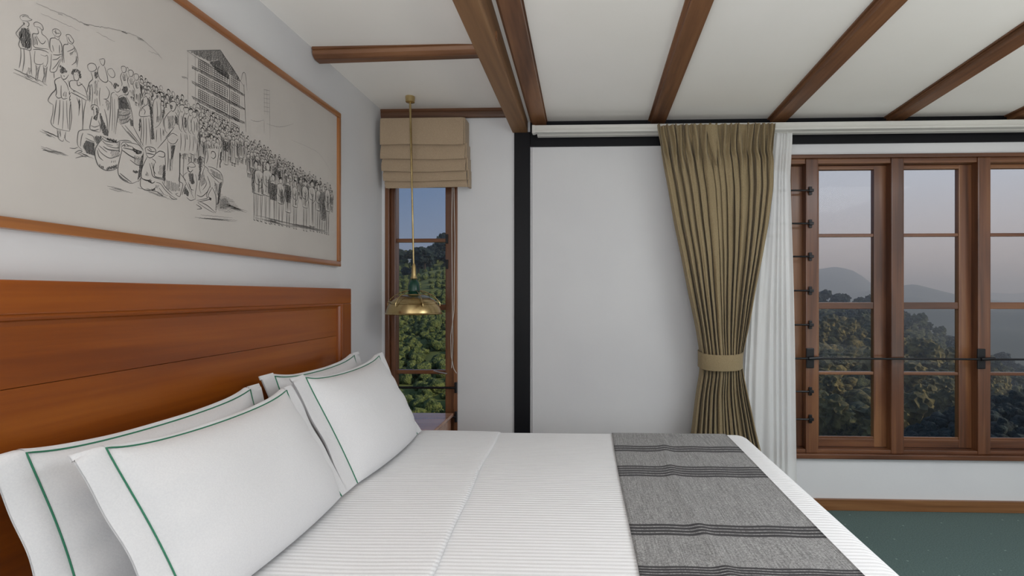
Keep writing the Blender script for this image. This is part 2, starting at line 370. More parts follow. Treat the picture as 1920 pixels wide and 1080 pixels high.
# mullions: (u left, u right) of the front face
lightsx = []
step = X(1690, YG)-X(1533, YG)
g0 = X(1533, YG); gw = X(1635, YG)-g0
m0 = X(1511, YF); mw = X(1685, YF)-X(1661, YF)
MB().box((w2x0, YF+.004, zbm+.05), (w2x0+.05, YW+.11, zt-.05), .005).build('jamb', M['frame_z'], win2)
mul = []
for k in range(0, 5):
    x = m0+k*step
    if x+mw > w2x1-.02: break
    MB().box((x, YF, zbm+.030), (x+mw, YS+.045, zt-.022), .007).build('mullion', M['frame_z'], win2); mul.append(x)
MB().box((w2x1-.05, YF+.004, zbm+.05), (w2x1, YW+.11, zt-.05), .005).build('jamb', M['frame_z'], win2)
zg = [Z(318, YG, 1740), Z(441, YG, 1740), Z(573, YG, 1740), Z(700, YG, 1740), Z(822, YG, 1740)]
def sash(ga, gb, oa, ob):
    """glass from ga to gb, outer edges oa, ob"""
    root = bpy.data.objects.new('sash', None); COL.objects.link(root); root.parent = win2; root.location = (0, 0, 0)
    y0, y1 = YS, YG+.018
    MB().box((oa, y0, zbm+.055), (ga, y1, zt-.055), .005).build('stile', M['frame_z'], root)
    MB().box((gb, y0, zbm+.055), (ob, y1, zt-.055), .005).build('stile', M['frame_z'], root)
    MB().box((ga-.004, y0+.001, zg[0]), (gb+.004, y1, zt-.055), .005).build('top_rail', M['frame_x'], root)
    MB().box((ga-.004, y0+.001, zbm+.055), (gb+.004, y1, zg[4]), .005).build('bottom_rail', M['frame_x'], root)
    MB().box((ga-.004, y0+.006, zg[4]-.001), (gb+.004, y0+.018, zg[4]+.012), .003).build('bead', M['frame_x'], root)
    th = [.010, .021, .010]
    for i in range(3):
        MB().box((ga-.003, y0+.006, zg[i+1]-th[i]), (gb+.003, y1-.004, zg[i+1]+th[i]), .004).build('muntin', M['frame_x'], root)
    lims = [zg[0], zg[1], zg[2], zg[3], zg[4]]
    for i in range(4): pane(ga-.006, gb+.006, lims[i+1]-.004, lims[i]+.004, YG, root)
for k in range(0, 4):
    ga = g0+k*step; gb = ga+gw
    if gb > w2x1-.08: gb = w2x1-.10
    oa = mul[k]+mw*.55; ob = (mul[k+1]+.012) if k+1 < len(mul) else w2x1-.04
    if gb-ga > .1: sash(ga, gb, oa, ob)
sash(w2x0+.10, X(1480, YG), w2x0+.05, mul[0]+.004)
# iron grille bars in the narrow light and their plates
xp = X(1519, YF)
for v in (357, 419, 481, 545, 609, 734, 786):
    z = Z(v, YF-.02, 1500)
    MB().tube([(w2x0+.03, YF-.02, z), (xp+.010, YF-.02, z)], .0055, 8).build('grille_bar', M['iron'], win2, smooth=True)
    m = MB().box((xp-.011, YF-.012, z-.026), (xp+.008, YF-.002, z+.026), .003)
    m.box((xp-.016, YF-.029, z-.009), (xp+.012, YF-.008, z+.009), .003).build('bar_bracket', M['iron'], win2)
zl = Z(673, YF-.03, 1700)
MB().tube([(w2x0+.03, YF-.03, zl), (w2x1-.02, YF-.03, zl)], .0062, 10).build('stay_bar', M['iron'], win2, smooth=True)
for u in (1518, 1838):
    xx = X(u, YF); m = MB()
    m.box((xx-.024, YF-.013, zl-.062), (xx+.024, YF-.001, zl+.062), .011)
    m.tube([(xx-.02, YF-.036, zl), (xx+.06, YF-.036, zl+.004)], .010, 8)
    m.build('latch_plate', M['iron'], win2)

# ------------------------------------------------------------------ narrow window by the bed
win1 = thing('window_1', 'tall narrow brown window beside the bed behind the brass pendant', 'window', (w1x0, YW, w1z0), kind='structure')
ga, gb = X(747, YG), X(838, YG)
MB().box((w1x0, YF, w1z0), (w1x0+.028, YW+.11, w1z1), .005).build('jamb', M['frame_z'], win1)
MB().box((w1x1-.026, YF, w1z0), (w1x1, YW+.11, w1z1), .005).build('jamb', M['frame_z'], win1)
MB().box((w1x0, YF, w1z1-.05), (w1x1, YW+.11, w1z1), .005).build('frame_head', M['frame_x'], win1)
MB().box((w1x0, YF-.015, w1z0), (w1x1, YW+.11, w1z0+.05), .005).build('sill', M['frame_x'], win1)
s1 = bpy.data.objects.new('sash', None); COL.objects.link(s1); s1.parent = win1
za, zc_ = w1z0+.15, w1z1-.10
MB().box((w1x0+.028, YW+.02, w1z0+.05), (ga, YG+.018, w1z1-.05), .006).build('stile', M['frame_z'], s1)
MB().box((gb, YW+.03, w1z0+.05), (w1x1-.026, YG+.018, w1z1-.05), .006).build('stile', M['frame_z'], s1)
MB().box((ga, YW+.03, w1z0+.05), (gb, YG+.018, za), .005).build('bottom_rail', M['frame_x'], s1)
MB().box((ga, YW+.03, zc_), (gb, YG+.018, w1z1-.05), .005).build('top_rail', M['frame_x'], s1)
zz = [zc_]
for v, t in ((451, .012), (576, .019), (697, .013)):
    z = Z(v, YG-.01, 790); zz.append(z)
    MB().box((ga-.002, YG-.022, z-t), (gb+.002, YG+.014, z+t), .004).build('muntin', M['frame_x'], s1)
zz.append(za)
for i in range(4): pane(ga-.004, gb+.004, zz[i+1]-.004, zz[i]+.004, YG, s1)
z = Z(727, YF-.02, 810)
MB().tube([(w1x0+.01, YF-.02, z), (w1x1-.008, YF-.02, z)], .0075, 10).build('stay_bar', M['iron'], win1, smooth=True)
for v in (727, 782):
    z = Z(v, YF-.02, 855)
    m = MB().box((w1x1-.014, YF-.024, z-.034), (w1x1+.002, YF-.001, z+.034), .004)
    if v == 782: m.tube([(w1x1-.045, YF-.02, z), (w1x1-.005, YF-.02, z)], .006, 8)
    m.build('bar_bracket', M['iron'], win1)
for v in (447, 495):
    z = Z(v, YF, 843); MB().box((gb+.004, YW+.018, z-.03), (gb+.020, YW+.031, z+.03), .003).build('hinge', M['iron'], win1)
z = Z(700, YF, 840)
MB().tube([(gb-.07, YW+.012, z+.014), (gb-.03, YW+.008, z+.004), (gb+.02, YW+.004, z-.004)], .0045, 8).build('window_stay', M['steel'], win1, smooth=True)

# ------------------------------------------------------------------ headboard and bed
BZ = .63; BY0, BY1 = .93, 2.76; BX1 = .825
HX = -1.237
bed = thing('bed', 'wide bed with an orange-brown panelled wooden headboard against the left wall', 'bed', (-.2, 1.85, 0))
ht = EYE+.033
hbo = MB().box((XL+.002, BY0-.10, .18), (HX-.030, BY1-.001, ht-.012)).build('headboard', M['head_y'], bed)
MB().box((HX-.036, BY0-.10, ht-.076), (HX, BY1, ht), .004).build('top_rail', M['head_y'], hbo)
ys = P(642, 600, x=HX).y
MB().box((HX-.036, ys, .18), (HX, BY1, ht-.076), .004).build('side_stile', M['head_z'], hbo)
MB().box((HX-.036, BY0-.10, .18), (HX, BY0+.0, ht-.076), .004).build('side_stile', M['head_z'], hbo)
def bead(p0, p1, up, name='panel_bead'):
    a = Vector((1, 0, 0))
    prof = [(-.034, 0), (-.004, 0), (-.001, .006), (-.004, .012), (-.014, .016), (-.019, .026), (-.034, .030)]
    MB().prism(prof, p0, p1, ax=a, up=up).build(name, M['head_y'] if abs(up[2]) > .5 else M['head_z'], hbo, smooth=True)
bead((HX, BY0, ht-.076), (HX, ys, ht-.076), (0, 0, -1)); bead((HX, ys, .2), (HX, ys, ht-.076), (0, -1, 0)); bead((HX, BY0, .2), (HX, BY0, ht-.076), (0, 1, 0))
zj = [ht-.078, 1.125, .90, .62, .2]
for i in range(4):
    m = MB().box((HX-.032, BY0+.001, zj[i+1]+.0006), (HX-.019, ys-.001, zj[i]-.0006), .0012)
    o = m.build('panel_board', M['head_y'], hbo)
MB().box((-1.23, BY0+.03, .08), (BX1-.05, BY1-.03, .30), .02).build('bed_base', M['head_y'], bed)
for sx in (-1.1, BX1-.15):
    for sy in (BY0+.12, BY1-.16):
        MB().box((sx, sy, 0), (sx+.07, sy+.07, .09), .005).build('leg', M['head_z'], bed)
MB().box((-1.225, BY0+.03, .30), (BX1-.04, BY1-.03, BZ-.03), .05).build('mattress', M['pillow'], bed, smooth=True)

def rrect(x0, x1, y0, y1, r, n=10):
    pts = []
    for cx, cy, a0 in ((x1-r, y1-r, 0), (x0+r, y1-r, 90), (x0+r, y0+r, 180), (x1-r, y0+r, 270)):
        for k in range(n+1):
            a = math.radians(a0+90*k/n); pts.append((cx+r*math.cos(a), cy+r*math.sin(a)))
    return pts
def dense(pts, d=.05):
    out = []
    for i in range(len(pts)):
        a, b = pts[i], pts[(i+1) % len(pts)]; L = math.hypot(b[0]-a[0], b[1]-a[1]); k = max(1, int(L/d))
        out += [(a[0]+(b[0]-a[0])*j/k, a[1]+(b[1]-a[1])*j/k) for j in range(k)]
    return out
# the cover: hanging sides, rounded shoulder, top
def top_z(x, y):
    """height of the cover's top"""
    e = min(x+1.24, BX1-x, y-BY0, BY1-y)
    return BZ + .0025*math.sin(x*7+1)*math.sin(y*6) - 0
base = dense(rrect(-1.232, BX1, BY0, BY1, .085))
n = len(base); cxm, cym = -.22, (BY0+BY1)/2
rings = []
SH = .075
for t in np.linspace(0, 1, 10):      # skirt
    z = .12 + (BZ-SH-.12)*t
    ring = []
    for i, (x, y) in enumerate(base):
        w = .010*(1-t)*math.sin(i*.55)+.004*(1-t)*math.sin(i*1.9)
        L = math.hypot(x-cxm, y-cym); ring.append((x+(x-cxm)/L*w if x > -1.2 else x, y+(y-cym)/L*w, z))
    rings.append(ring)
def inset(d):
    r = max(.01, .085-d)
    return dense(rrect(-1.232+d, BX1-d, BY0+d, BY1-d, r)), r
cv = MB()
vs = [q for r_ in rings for q in r_]
nr = len(rings)
for k in range(1, 9):
    a = math.pi/2*k/8; d = SH*(1-math.cos(a)); zz_ = BZ-SH+SH*math.sin(a)
    for (x, y) in base:
        px = min(max(x, -1.232+.0), BX1); # shrink towards an inner rectangle
        ix0, ix1, iy0, iy1 = -1.232+.085, BX1-.085, BY0+.085, BY1-.085
        qx = min(max(x, ix0), ix1); qy = min(max(y, iy0), iy1)
        L = math.hypot(x-qx, y-qy) or 1; f = max(0, L-d)/L
        if x < -1.15 and abs(x-qx) > 0: pass
        vs.append((qx+(x-qx)*f, qy+(y-qy)*f, zz_))
    nr += 1
fs = [(j*n+i, j*n+(i+1) % n, (j+1)*n+(i+1) % n, (j+1)*n+i) for j in range(nr-1) for i in range(n)]
c0 = len(vs)
fs.append(tuple(range((nr-1)*n, nr*n)))
cv.add(vs, fs)
cover = cv.build('bed_cover', M['cover'], None, smooth='all', origin=(-.2, 1.85, BZ), label='white finely ribbed cotton bed cover spread over the whole mattress', category='bed cover')
# turned-down part of the cover
fe0 = P(938, 809, z=BZ+.008); fe1 = P(806, 1080, z=BZ+.008)
def fold_edge(y):
    return fe0.x+(fe1.x-fe0.x)*(y-fe0.y)/(fe1.y-fe0.y) + .005*math.sin((y-1.0)*4.2)+.0025*math.sin(y*11)
def foldf(a, b):
    y = BY0+.05+(BY1-.055-BY0-.05)*b; x1 = fold_edge(y); x0 = -1.22
    # a: 0..1 goes top surface left->edge, then round and back underneath
    T = .008
    if a <= .8:
        x = x0+(x1-x0)*(a/.8); z = BZ+T
        u_ = (x1-x)/.02
        if u_ < 1: z = BZ+T*.5+T*.5*math.sqrt(max(0, 1-(1-u_)**2))
    else:
        k = (a-.8)/.2; x = x1-.02*k; z = BZ+T*.5-T*.55*math.sqrt(max(0, 1-(1-k)**2))
    z += .0022*math.sin(x*9+y*3)+.0015*noise.noise(Vector((x*6, y*6, 0)))
    e = min(y-BY0, BY1-y)
    if e < .10: z -= SH*(1-math.sqrt(max(0, 1-((.10-e)/.10)**2)))*.45
    return (x, y, z)
fm = MB(); fm.grid(foldf, 70, 60); fm.build('turned_down_edge', M['cover'], cover, smooth='all')

# runner
def stripe_mat():
    m = linen('grey_woven_cloth', (.17,.168,.169), (.35,.346,.343), s=230, bump=.5); n, l, b = nt(m)
    tc = n.new('ShaderNodeTexCoord')
    # vertical slubs
    mp = n.new('ShaderNodeMapping'); mp.inputs['Scale'].default_value = (300, 34, 34); l.new(tc.outputs['UV'], mp.inputs[0])
    nz = n.new('ShaderNodeTexNoise'); nz.inputs['Scale'].default_value = 1; nz.inputs['Detail'].default_value = 3; l.new(mp.outputs[0], nz.inputs['Vector'])
    rs = n.new('ShaderNodeValToRGB'); rs.color_ramp.elements[0].position = .35; rs.color_ramp.elements[0].color = (.72,.72,.72,1); rs.color_ramp.elements[1].position = .65; rs.color_ramp.elements[1].color = (1.2,1.2,1.19,1)
    l.new(nz.outputs[0], rs.inputs[0])
    src = b.inputs['Base Color'].links[0].from_socket
    mu = n.new('ShaderNodeMixRGB'); mu.blend_type = 'MULTIPLY'; mu.inputs[0].default_value = 1; l.new(src, mu.inputs[1]); l.new(rs.outputs[0], mu.inputs[2])
    sp = n.new('ShaderNodeSeparateXYZ'); l.new(tc.outputs['UV'], sp.inputs[0])
    def y_of(v): return P(1170, v, z=BZ+.006).y
    bands = [(y_of(846.5), y_of(834.5), 3), (y_of(893), y_of(872), 5), (y_of(1003), y_of(980.5), 4), (y_of(1084), y_of(1059), 5), (.93, 1.0, 4)]
    tot = None; 
    for a, b_, k in bands:
        mr_ = n.new('ShaderNodeMapRange'); mr_.inputs[1].default_value = a/4-.001; mr_.inputs[2].default_value = b_/4+.001
        l.new(sp.outputs[1], mr_.inputs[0])
        r = n.new('ShaderNodeValToRGB'); r.color_ramp.interpolation = 'CONSTANT'; e = r.color_ramp.elements
        e[0].position = 0; e[0].color = (0,0,0,1); e.remove(e[-1])
        w = 1.0/k; m_ = .001/((b_-a)/4+.002); sc_ = 1-2*m_
        for i in range(k):
            q = e.new(m_+sc_*i*w); q.color = (1,1,1,1); q = e.new(m_+sc_*(i+.70)*w); q.color = (0,0,0,1)
        l.new(mr_.outputs[0], r.inputs[0])
        if tot is None: tot = r.outputs[0]
        else:
            ad = n.new('ShaderNodeMath'); ad.operation = 'MAXIMUM'; l.new(tot, ad.inputs[0]); l.new(r.outputs[0], ad.inputs[1]); tot = ad.outputs[0]
    fi = n.new('ShaderNodeMixRGB'); l.new(tot, fi.inputs[0]); l.new(mu.outputs[0], fi.inputs[1]); fi.inputs[2].default_value = (.030,.028,.031,1)
    l.new(fi.outputs[0], b.inputs['Base Color'])
    return m
M['runner'] = stripe_mat()
rx0, rx1 = .128, .69
def run_pt(a, b, off):
    # b runs along the cloth: near hang, top, far hang
    ya, yb = BY0, BY1; hang = .30
    L = hang + (yb-ya) + hang
    s = b*L; r = SH
    x = rx0+(rx1-rx0)*a
    x += .004*math.sin(s*3+a*2)
    if s < hang: y, z = ya-off-.002, BZ-(hang-s)
    elif s > hang+yb-ya: y, z = yb+off+.002, BZ-(s-hang-(yb-ya))
    else: y, z = ya+(s-hang), BZ+off
    # round the shoulders
    if z > BZ-r and y > yb-r:
        t = (y-(yb-r)) if s <= hang+yb-ya else r+(BZ-z); t = t/(2*r)*math.pi/2
        y = yb-r+(r+off+.002)*math.sin(t); z = BZ-r+(r+off)*math.cos(t)
    elif z > BZ-r and y < ya+r:
        t = ((ya+r)-y) if s >= hang else r+(BZ-z); t = t/(2*r)*math.pi/2
        y = ya+r-(r+off+.002)*math.sin(t); z = BZ-r+(r+off)*math.cos(t)
    # soft creases near the middle of the cloth
    if ya+r < y < yb-r:
        cxx = .36+.03*math.sin(y*2.5)
        z += .006*math.exp(-((x-cxx)/.022)**2) + .0015*math.sin(x*40+y*3)*.6+.0012
    return (x, y, z)
rm = bpy.data.meshes.new('bed_runner'); NU, NV = 48, 150
vs = []; uv = []
L = .6+BY1-BY0
for off in (.0055, .0020):
    for j in range(NV+1):
        for i in range(NU+1):
            vs.append(run_pt(i/NU, j/NV, off)); uv.append((i/NU*.577, (BY0-.30+j/NV*L)/4))
w = NU+1; o2 = w*(NV+1)
fs = [(j*w+i, j*w+i+1, (j+1)*w+i+1, (j+1)*w+i) for j in range(NV) for i in range(NU)]
fs += [tuple(q+o2 for q in f[::-1]) for f in fs]
for j in range(NV):
    for i in (0, NU): fs.append((j*w+i, (j+1)*w+i, o2+(j+1)*w+i, o2+j*w+i))
for i in range(NU):
    for j in (0, NV): fs.append((j*w+i, j*w+i+1, o2+j*w+i+1, o2+j*w+i))
org = Vector((.41, 1.85, BZ))
rm.from_pydata([tuple(Vector(v)-org) for v in vs], [], fs)
ul = rm.uv_layers.new(name='UVMap')
li = np.zeros(len(rm.loops), dtype=np.int32); rm.loops.foreach_get('vertex_index', li)
ul.data.foreach_set('uv', np.array(uv)[li].ravel())
rm.materials.append(M['runner']); rm.polygons.foreach_set('use_smooth', [True]*len(rm.polygons))
ro = bpy.data.objects.new('bed_runner', rm); COL.objects.link(ro); ro.location = org
ro['label'] = 'grey woven bed runner with bands of black stripes across the bed foot'; ro['category'] = 'bed runner'

# ------------------------------------------------------------------ pillows
def pillow(y0, y1, xb, xt, zb_, zt_, T, label, seed, sag=.05, skew=0., nearfl=.075, farfl=.06, topfl=.020, droop=0.):
    rnd = random.Random(seed)
    H = Vector((xt-xb, 0, zt_-zb_)); Hn = H.length; h = H.normalized(); nrm = Vector((h.z, 0, -h.x))  # normal towards +x
    org = Vector((xb, (y0+y1)/2, zb_))
    root = thing('pillow', label, 'pillow', org, 'white green-piped pillows against the headboard')
    La = (y1-y0-nearfl-farfl)/2; ac = y0+nearfl+La
    Lb = (Hn-topfl)/2; bc = Lb
    p0, p1, q1 = -1-nearfl/La, 1+farfl/La, 1+topfl/Lb
    def pt(p, q, side):
        cp, cq = max(-1, min(1, p)), max(-1, min(1, q))
        a = ac+p*La*(1-.035*(1-cq*cq)); b = bc+q*Lb*(1-sag*1.0*(1-cp*cp)*(1 if q > 0 else .0))
        th = T*max(0, (1-abs(cp)**3.2))**.62*max(0, (1-abs(cq)**2.6))**.6
        th *= 1+.05*noise.noise(Vector((p*1.6+seed, q*1.6, 0)))
        # creases running in from the corners and ends
        edge = (abs(cp)**3)*(1-cq*cq)
        th += .006*edge*math.sin(cq*13+seed)*(1 if abs(p) < 1 else 0)*(1-abs(cp)**8)
        low = max(0, -q)            # filling settles
        fw = .02*low*(1-cp*cp)
        flat = .0022
        n_ = (th+flat)*side*(1.0 if side > 0 else .55)
        if abs(p) > 1 or q > 1:
            k = max((abs(p)-1)/(p1-1) if p > 0 else (abs(p)-1)/(-p0-1), (q-1)/(q1-1) if q > 1 else 0)
            n_ = flat*side + .0025*k*math.sin(q*7+seed)*(1 if abs(p) > 1 else 0) + .004*k*math.sin(p*9+seed)*(1 if q > 1 else 0)
            if p < -1: n_ -= droop*k*k
            if q > 1: n_ -= .010*k*k*(1 if abs(p) <= 1 else 0); b -= .006*k*k
        w = org+nrm*n_+h*b; w.y += a-org.y
        w.y += skew*(b/Hn)
        # ears: raise the corners
        w.z += .012*abs(cp)**6*max(0, cq)**4
        if side < 0: pass
        w.x += fw*side if side > 0 else 0
        return w
    NP, NQ = 48, 34
    ps = [-1+2*i/NP for i in range(NP+1)]; qs = [-1+2*j/NQ for j in range(NQ+1)]
    ps = [math.copysign(abs(p)**.9, p) for p in ps]
    body = MB()
    for side in (1, -1):
        body.add([pt(p, q, side) for q in qs for p in ps], [(j*(NP+1)+i, j*(NP+1)+i+1, (j+1)*(NP+1)+i+1, (j+1)*(NP+1)+i) for j in range(NQ) for i in range(NP)])
    body.build('case', M['pillow'], root, smooth='all')
    fl = MB(); e = 1e-4
    nearp = [p0+(-1-e-p0)*i/6 for i in range(7)]; farp = [1+e+(p1-1)*i/6 for i in range(7)]
    topq = [1+e+(q1-1)*i/5 for i in range(6)]
    for side in (1, -1):
        for pp, qq in ((nearp, qs+topq[1:]), (farp, qs+topq[1:]), (ps, topq)):
            W = len(pp); fl.add([pt(p, q, side) for q in qq for p in pp], [(j*W+i, j*W+i+1, (j+1)*W+i+1, (j+1)*W+i) for j in range(len(qq)-1) for i in range(W-1)])
    fl.build('flange', M['pillow'], root, smooth='all')
    # green piping where the flange meets the case
    path = [pt(-1.0, q, 1)+nrm*.0015 for q in qs]+[pt(p, 1.0, 1)+nrm*.0015+Vector((0,0,.0008)) for p in ps[1:]]+[pt(1.0, q, 1)+nrm*.0015 for q in qs[::-1][1:]]
    MB().tube(path, .0019, 6).build('piping', M['pipe'], root, smooth='all')
    return root
pb = BZ+.018
pillow(1.86, 2.67, -1.03, -1.165, pb, 1.035, .060, 'white pillow with green piping behind, in the far corner by the headboard end', 3, sag=.085)
pillow(1.005, 1.85, -1.03, -1.165, pb, 1.010, .060, 'white pillow with green piping behind, nearest the camera along the headboard', 8, sag=.085, nearfl=.052, droop=.02)
pillow(1.812, 2.64, -.83, -1.03, pb, 1.035, .085, 'plump white pillow in front, standing beside the narrow window', 15, sag=.09, nearfl=.085)
pillow(1.04, 1.832, -.83, -1.03, pb, 1.010, .085, 'plump white pillow in front, closest to the camera', 21, sag=.09, nearfl=.052, droop=.02)

# ------------------------------------------------------------------ nightstand
nz_ = Z(775, YW-.04, 850); nx1 = P(850, 775, z=nz_).x
ns = thing('nightstand', 'reddish brown wooden nightstand below the pendant, mostly behind the bed', 'nightstand', ((XL+nx1)/2, 3.13, 0))
ny0, ny1 = 2.905, YW-.03
MB().box((XL+.03, ny0, nz_-.022), (nx1, ny1, nz_), .005).build('table_top', M['night'], ns)
MB().box((XL+.045, ny0+.02, .10), (nx1-.015, ny1-.01, nz_-.022), .004).build('body', M['night'], ns)
for k, (a, b_) in enumerate(((.12, .32), (.34, nz_-.045))):
    d = MB().box((XL+.06, ny0+.002, a), (nx1-.03, ny0+.02, b_), .004).build('drawer', M['night'], ns)
    MB().lathe(((XL+nx1)/2, ny0-.012, (a+b_)/2), [(0, -.012), (.010, -.009), (.013, 0), (.010, .009), (0, .012)], 14).build('knob', M['brass'], d, smooth=True)
for sx in (XL+.05, nx1-.055):
    for sy in (ny0+.03, ny1-.06): MB().box((sx, sy, 0), (sx+.04, sy+.04, .10), .004).build('leg', M['night'], ns)

# ------------------------------------------------------------------ picture
PX = -1.283; paper_x = PX-.012
py1 = P(640, 400, x=PX).y; pzt = P(640, 213, x=PX).z; pzb = P(640, 500, x=PX).z; py0 = .78
pic = thing('framed_drawing', 'large framed ink drawing of a crowd and sacks above the headboard', 'picture', (PX, (py0+py1)/2, pzb))
fw_ = .026
MB().box((XL+.001, py0+.004, pzb+.004), (paper_x, py1-.004, pzt-.004)).build('paper', M['paper'], pic)
def frail(a, b, ax, m):
    MB().box(a, b, .004).build('frame_rail', m, pic, smooth=True)
frail((XL+.001, py0, pzb), (PX, py1, pzb+fw_), 'y', M['pic_y']); frail((XL+.001, py0, pzt-fw_), (PX, py1, pzt), 'y', M['pic_y'])
frail((XL+.001, py1-fw_, pzb+fw_), (PX, py1, pzt-fw_), 'z', M['pic_z']); frail((XL+.001, py0, pzb+fw_), (PX, py0+fw_, pzt-fw_), 'z', M['pic_z'])

# the drawing: thin strokes of ink on the paper, in wall coordinates (y, z)
def Q(u, v):
    q = P(u, v, x=paper_x); return np.array((q.y, q.z))
strokes = []      # [pts Nx2, width N, tone, alive N]
def st(pts, w=.0016, tone=0, d=.004, jit=.0):
    pts = np.array(pts, float)
    seg = np.hypot(*(pts[1:]-pts[:-1]).T); out = [pts[0]]
    for a, b, l_ in zip(pts[:-1], pts[1:], seg):
        k = max(1, int(l_/d)); out += [a+(b-a)*(i+1)/k for i in range(k)]
    o = np.array(out)
    if jit: o += np.array([[R.gauss(0, jit), R.gauss(0, jit)] for _ in o])
    t = np.linspace(0, 1, len(o)); ww = w*(.45+.9*np.sin(np.pi*np.clip(t*.9+.08, 0, 1))*R.uniform(.7, 1.2))
    strokes.append([o, ww, tone, np.ones(len(o), bool)])
def inside(pts, poly):
    x, y = pts[:, 0], pts[:, 1]; c = np.zeros(len(pts), bool); n = len(poly)
    for i in range(n):
        x1, y1 = poly[i]; x2, y2 = poly[(i+1) % n]
        if y1 == y2: continue
        k = ((y1 > y) != (y2 > y)) & (x < (x2-x1)*(y-y1)/(y2-y1)+x1); c ^= k
    return c
def clear(poly):
    poly = np.array(poly); mn, mx_ = poly.min(0), poly.max(0)
    for s in strokes:
        p = s[0]
        if p[:, 0].max() < mn[0] or p[:, 0].min() > mx_[0] or p[:, 1].max() < mn[1] or p[:, 1].min() > mx_[1]: continue
        s[3] &= ~inside(p, poly)
def curve(ps, n=8):
    """smooth open curve through points"""
    ps = [np.array(p, float) for p in ps]; out = []
    for i in range(len(ps)-1):
        a, b = ps[i], ps[i+1]; pa = ps[i-1] if i else a; pb_ = ps[i+2] if i+2 < len(ps) else b
        for k in range(n):
            t = k/n; out.append(.5*((2*a)+(-pa+b)*t+(2*pa-5*a+4*b-pb_)*t*t+(-pa+3*a-3*b+pb_)*t**3))
    out.append(ps[-1]); return out
def hatch(poly, w=.0016, gap=.004, ang=1.2, tone=0, wob=.001):
    poly = np.array(poly); c = poly.mean(0); r = np.hypot(*(poly-c).T).max()
    d = np.array((math.cos(ang), math.sin(ang))); nn = np.array((-d[1], d[0])); k = -r
    while k < r:
        o = c+nn*k; pts = np.array([o+d*t+nn*R.gauss(0, wob) for t in np.arange(-r, r, .003)])
        ins = inside(pts, poly); i = 0
        while i < len(pts):
            if ins[i]:
                j = i
                while j < len(pts) and ins[j]: j += 1
                if j-i > 2: strokes.append([pts[i:j], np.full(j-i, w*R.uniform(.7, 1.2)), tone, np.ones(j-i, bool)])
                i = j
            else: i += 1
        k += gap*R.uniform(.7, 1.3)
def figure(foot, H, kind='robe', wide=1.0, lw=.0015, dark=None, hat=None, lean=0., sx=None):
    """one standing figure; foot = (y,z) of the feet, H its height"""
    f = np.array(foot); s = sx or 1.0
    def T(p): return f+np.array(((p[0]*wide*s+lean*p[1])*H, p[1]*H))
    A = R.uniform
    sh = A(.13, .16); hem = A(.10, .16); hz = A(.04, .30) if kind == 'robe' else .45
    head = [(.062*math.cos(t)+A(-.004, .004), .925+.068*math.sin(t)) for t in np.linspace(0, 2*math.pi, 11)]
    body = [(-.03, .855), (-sh*.8, .83), (-sh, .77), (-sh*1.12, .60), (-sh*.95, .50), (-hem, hz), (hem, hz), (sh*.95, .50), (sh*1.15, .60), (sh, .77), (sh*.8, .83), (.03, .855)]
    legs = [(-hem*.7, hz), (-.09, .02), (-.02, .02), (0, hz), (.03, .02), (.10, .02), (hem*.7, hz)]
    clear([T(p) for p in body]); clear([T(p) for p in head]); clear([T(p) for p in legs])
    st([T(p) for p in head], lw*.8)
    hat = hat if hat is not None else R.choice(['turban', 'hair', 'turban', 'cap', 'none'])
    if hat == 'turban':
        for k in range(3): st([T(p) for p in curve([(-.075, .93+.012*k), (-.03, .995-.008*k), (.04, .99-.01*k), (.075, .935)])], lw*.9)
    elif hat == 'hair': hatch([T(p) for p in [(-.07, .91), (-.06, .985), (0, 1.02), (.06, .985), (.07, .92), (0, .955)]], lw*1.3, lw*1.1, 1.0)
    elif hat == 'cap': hatch([T(p) for p in [(-.07, .93), (-.02, 1.03), (.03, 1.03), (.07, .93)]], lw, lw*1.6, 1.4)
    st([T(p) for p in curve(body[:6])], lw); st([T(p) for p in curve(body[6:])], lw)
    st([T((-hem, hz)), T((0, hz-.01)), T((hem, hz))], lw)
    for k in range(R.randint(4, 7)):
        a = A(-.8, .8); st([T(p) for p in curve([(a*sh*.7, A(.66, .82)), (a*sh*A(.6, 1), .5), (a*hem*A(.8, 1.1), hz+A(0, .1))], 5)], lw*A(.5, 1))
    # arms and folds across the chest
    st([T(p) for p in curve([(-sh, .75), (-sh*.75, .62), (A(0, .06), A(.56, .62))], 5)], lw)
    st([T(p) for p in curve([(sh, .75), (sh*.85, .62), (A(-.04, .04), A(.52, .6))], 5)], lw)
    for k in range(2): st([T(p) for p in curve([(-sh*.6, A(.7, .8)), (0, A(.64, .72)), (sh*.6, A(.7, .8))], 4)], lw*.7)
    if hz > .06:
        for x in (-.075, .055):
            st([T((x-.02, hz)), T((x-.012, .10)), T((x-.025, .0))], lw); st([T((x+.035, hz)), T((x+.018, .10)), T((x+.03, .0))], lw)
            st([T((x-.03, 0)), T((x+.045, -.012))], lw*1.4)
    if dark == 'top': hatch([T(p) for p in [(-sh*.9, .82), (-sh*1.1, .6), (-sh*.9, .47), (sh*.9, .47), (sh*1.1, .6), (sh*.9, .82)]], lw*1.2, lw*1.5, 1.35)
    elif dark == 'all': hatch([T(p) for p in body], lw*1.1, lw*1.9, 1.45)
    elif dark == 'side': hatch([T(p) for p in [(sh*.3, .8), (sh*1.1, .6), (hem, hz), (hem*.3, hz)]], lw, lw*2.1, 1.5)
def person(u, v, vtop, **kw):
    f = Q(u, v); t = Q(u, vtop); figure(f, t[1]-f[1], **kw)
def lerp(tab, u):
    for (a, b), (c, d) in zip(tab, tab[1:]):
        if a <= u <= c: return b+(d-b)*(u-a)/(c-a)
    return tab[-1][1] if u > tab[-1][0] else tab[0][1]
